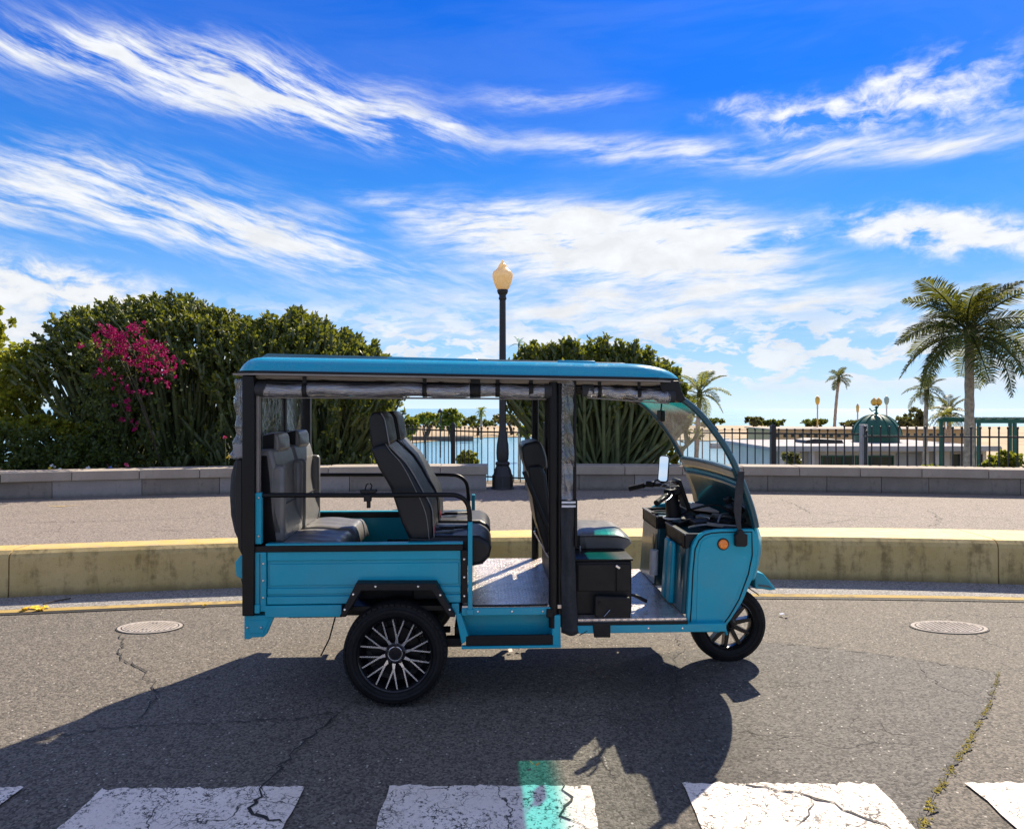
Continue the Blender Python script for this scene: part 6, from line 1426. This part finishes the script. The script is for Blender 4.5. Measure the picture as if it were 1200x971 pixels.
for s in (-.6, .6):
    q = MB(); x_ = s*.19-.0; q.lathe([(.0, ht+.42), (.09, ht+.45), (.16, ht+.57), (.155, ht+.67), (.08, ht+.76), (.03, ht+.80), (0, ht+.86)], n=12, c=(x_, 0, 0)); q.obj('finial_globe', BRASS, root, smooth=60)
q = MB(); q.tube([(-.35, 0, ht+.30), (-.22, 0, ht+.16), (0, 0, ht+.25), (.1, 0, ht+.42)], .03, 6); q.obj('finial_arm', DGREEN, root)
# teal pergola
d = 25; root = empty('green_pergola', (X_(1180, d), d, GZ)); tag(root, 'dark green pergola frame beyond the fence at the right edge', 'pergola'); O = root.location
z1 = zz(491, d)-O.z; xa, xb = X_(1144, d)-O.x, X_(1330, d)-O.x
for y_ in (0, 2.2): q = MB(); q.box(xa, xb, y_-.05, y_+.05, z1-.15, z1); q.obj('beam', DGREEN, root)
for px in (1147, 1189, 1235, 1290):
    for y_ in (0, 2.2): q = MB(); x_ = X_(px, d)-O.x; q.box(x_-.05, x_+.05, y_-.045, y_+.045, 0, z1-.152); q.obj('post', DGREEN, root)
for i in range(14): q = MB(); x_ = xa+.2+i*(xb-xa-.4)/13; q.box(x_-.03, x_+.03, -.15, 2.35, z1+.001, z1+.05); q.obj('slat', DGREEN, root)
# far lamps
def farlamp(px, pyt, d, label, m_=BRASS, pm_=None, r=4):
    root = empty('park_lamp', (X_(px, d), d, GZ)); tag(root, label, 'street lamp'); k = d/F; H = zz(pyt, d)-GZ; q = MB(); q.tube([(0, 0, 0), (0, 0, H)], .9*k, 8); q.obj('pole', pm_ or BRASS, root)
    q = MB(); q.lathe([(1.2*k, H), (r*k, H+3*k), (r*1.1*k, H+7*k), (r*.6*k, H+9*k), (0, H+11*k)], n=12); q.obj('lamp_head', m_, root, smooth=60)
farlamp(958, 474, 50, 'thin park lamp with golden head left of the slim palm', BRASS, r=2.4)
farlamp(1005, 483, 70, 'small park lamp with golden head between slim palm and green dome', BRASS, r=1.6)
farlamp(1039, 474, 60, 'thin pale park lamp right of the golden finial', simple('pale_green_metal', (.30, .42, .36), .5), simple('pale_metal', (.6, .62, .6), .5), r=2.5)
farlamp(516, 489, 60, 'small dark lamp post between the yellow green trees left of the fence post', IRON, IRON, r=3)
# white boats / tents seen through the rails at right of the cabin
def boat(px, py, d, L, label):
    root = empty('moored_boat', (X_(px, d), d, -3.0)); tag(root, label, 'boat'); q = MB(); n = 8
    secs = []
    for i in range(n+1):
        t = i/n; x_ = -L/2+L*t; wd = L*.15*(1-abs(2*t-.8)**2.5*.6 if t < .9 else .35); h = .55+.15*t; secs.append([(x_, -wd, h), (x_, -wd*.6, .05), (x_, 0, -.05), (x_, wd*.6, .05), (x_, wd, h)])
    for i in range(n):
        for j in range(4): q.add([secs[i][j], secs[i+1][j], secs[i+1][j+1], secs[i][j+1]], [(0, 1, 2, 3)])
        q.add([secs[i][0], secs[i][4], secs[i+1][4], secs[i+1][0]], [(0, 1, 2, 3)])
    q.obj('hull', PLWHITE, root); q = MB(); q.prism([(-L*.2, .55), (-L*.16, 1.1), (L*.1, 1.1), (L*.2, .6)], -L*.09, L*.09); q.obj('cabin', PLWHITE, root, bevel=.03)
boat(884, 525, 70, 3.6, 'white moored boat seen between fence rails right of the windshield')
boat(850, 522, 80, 3.4, 'white moored boat seen through the lower windshield')
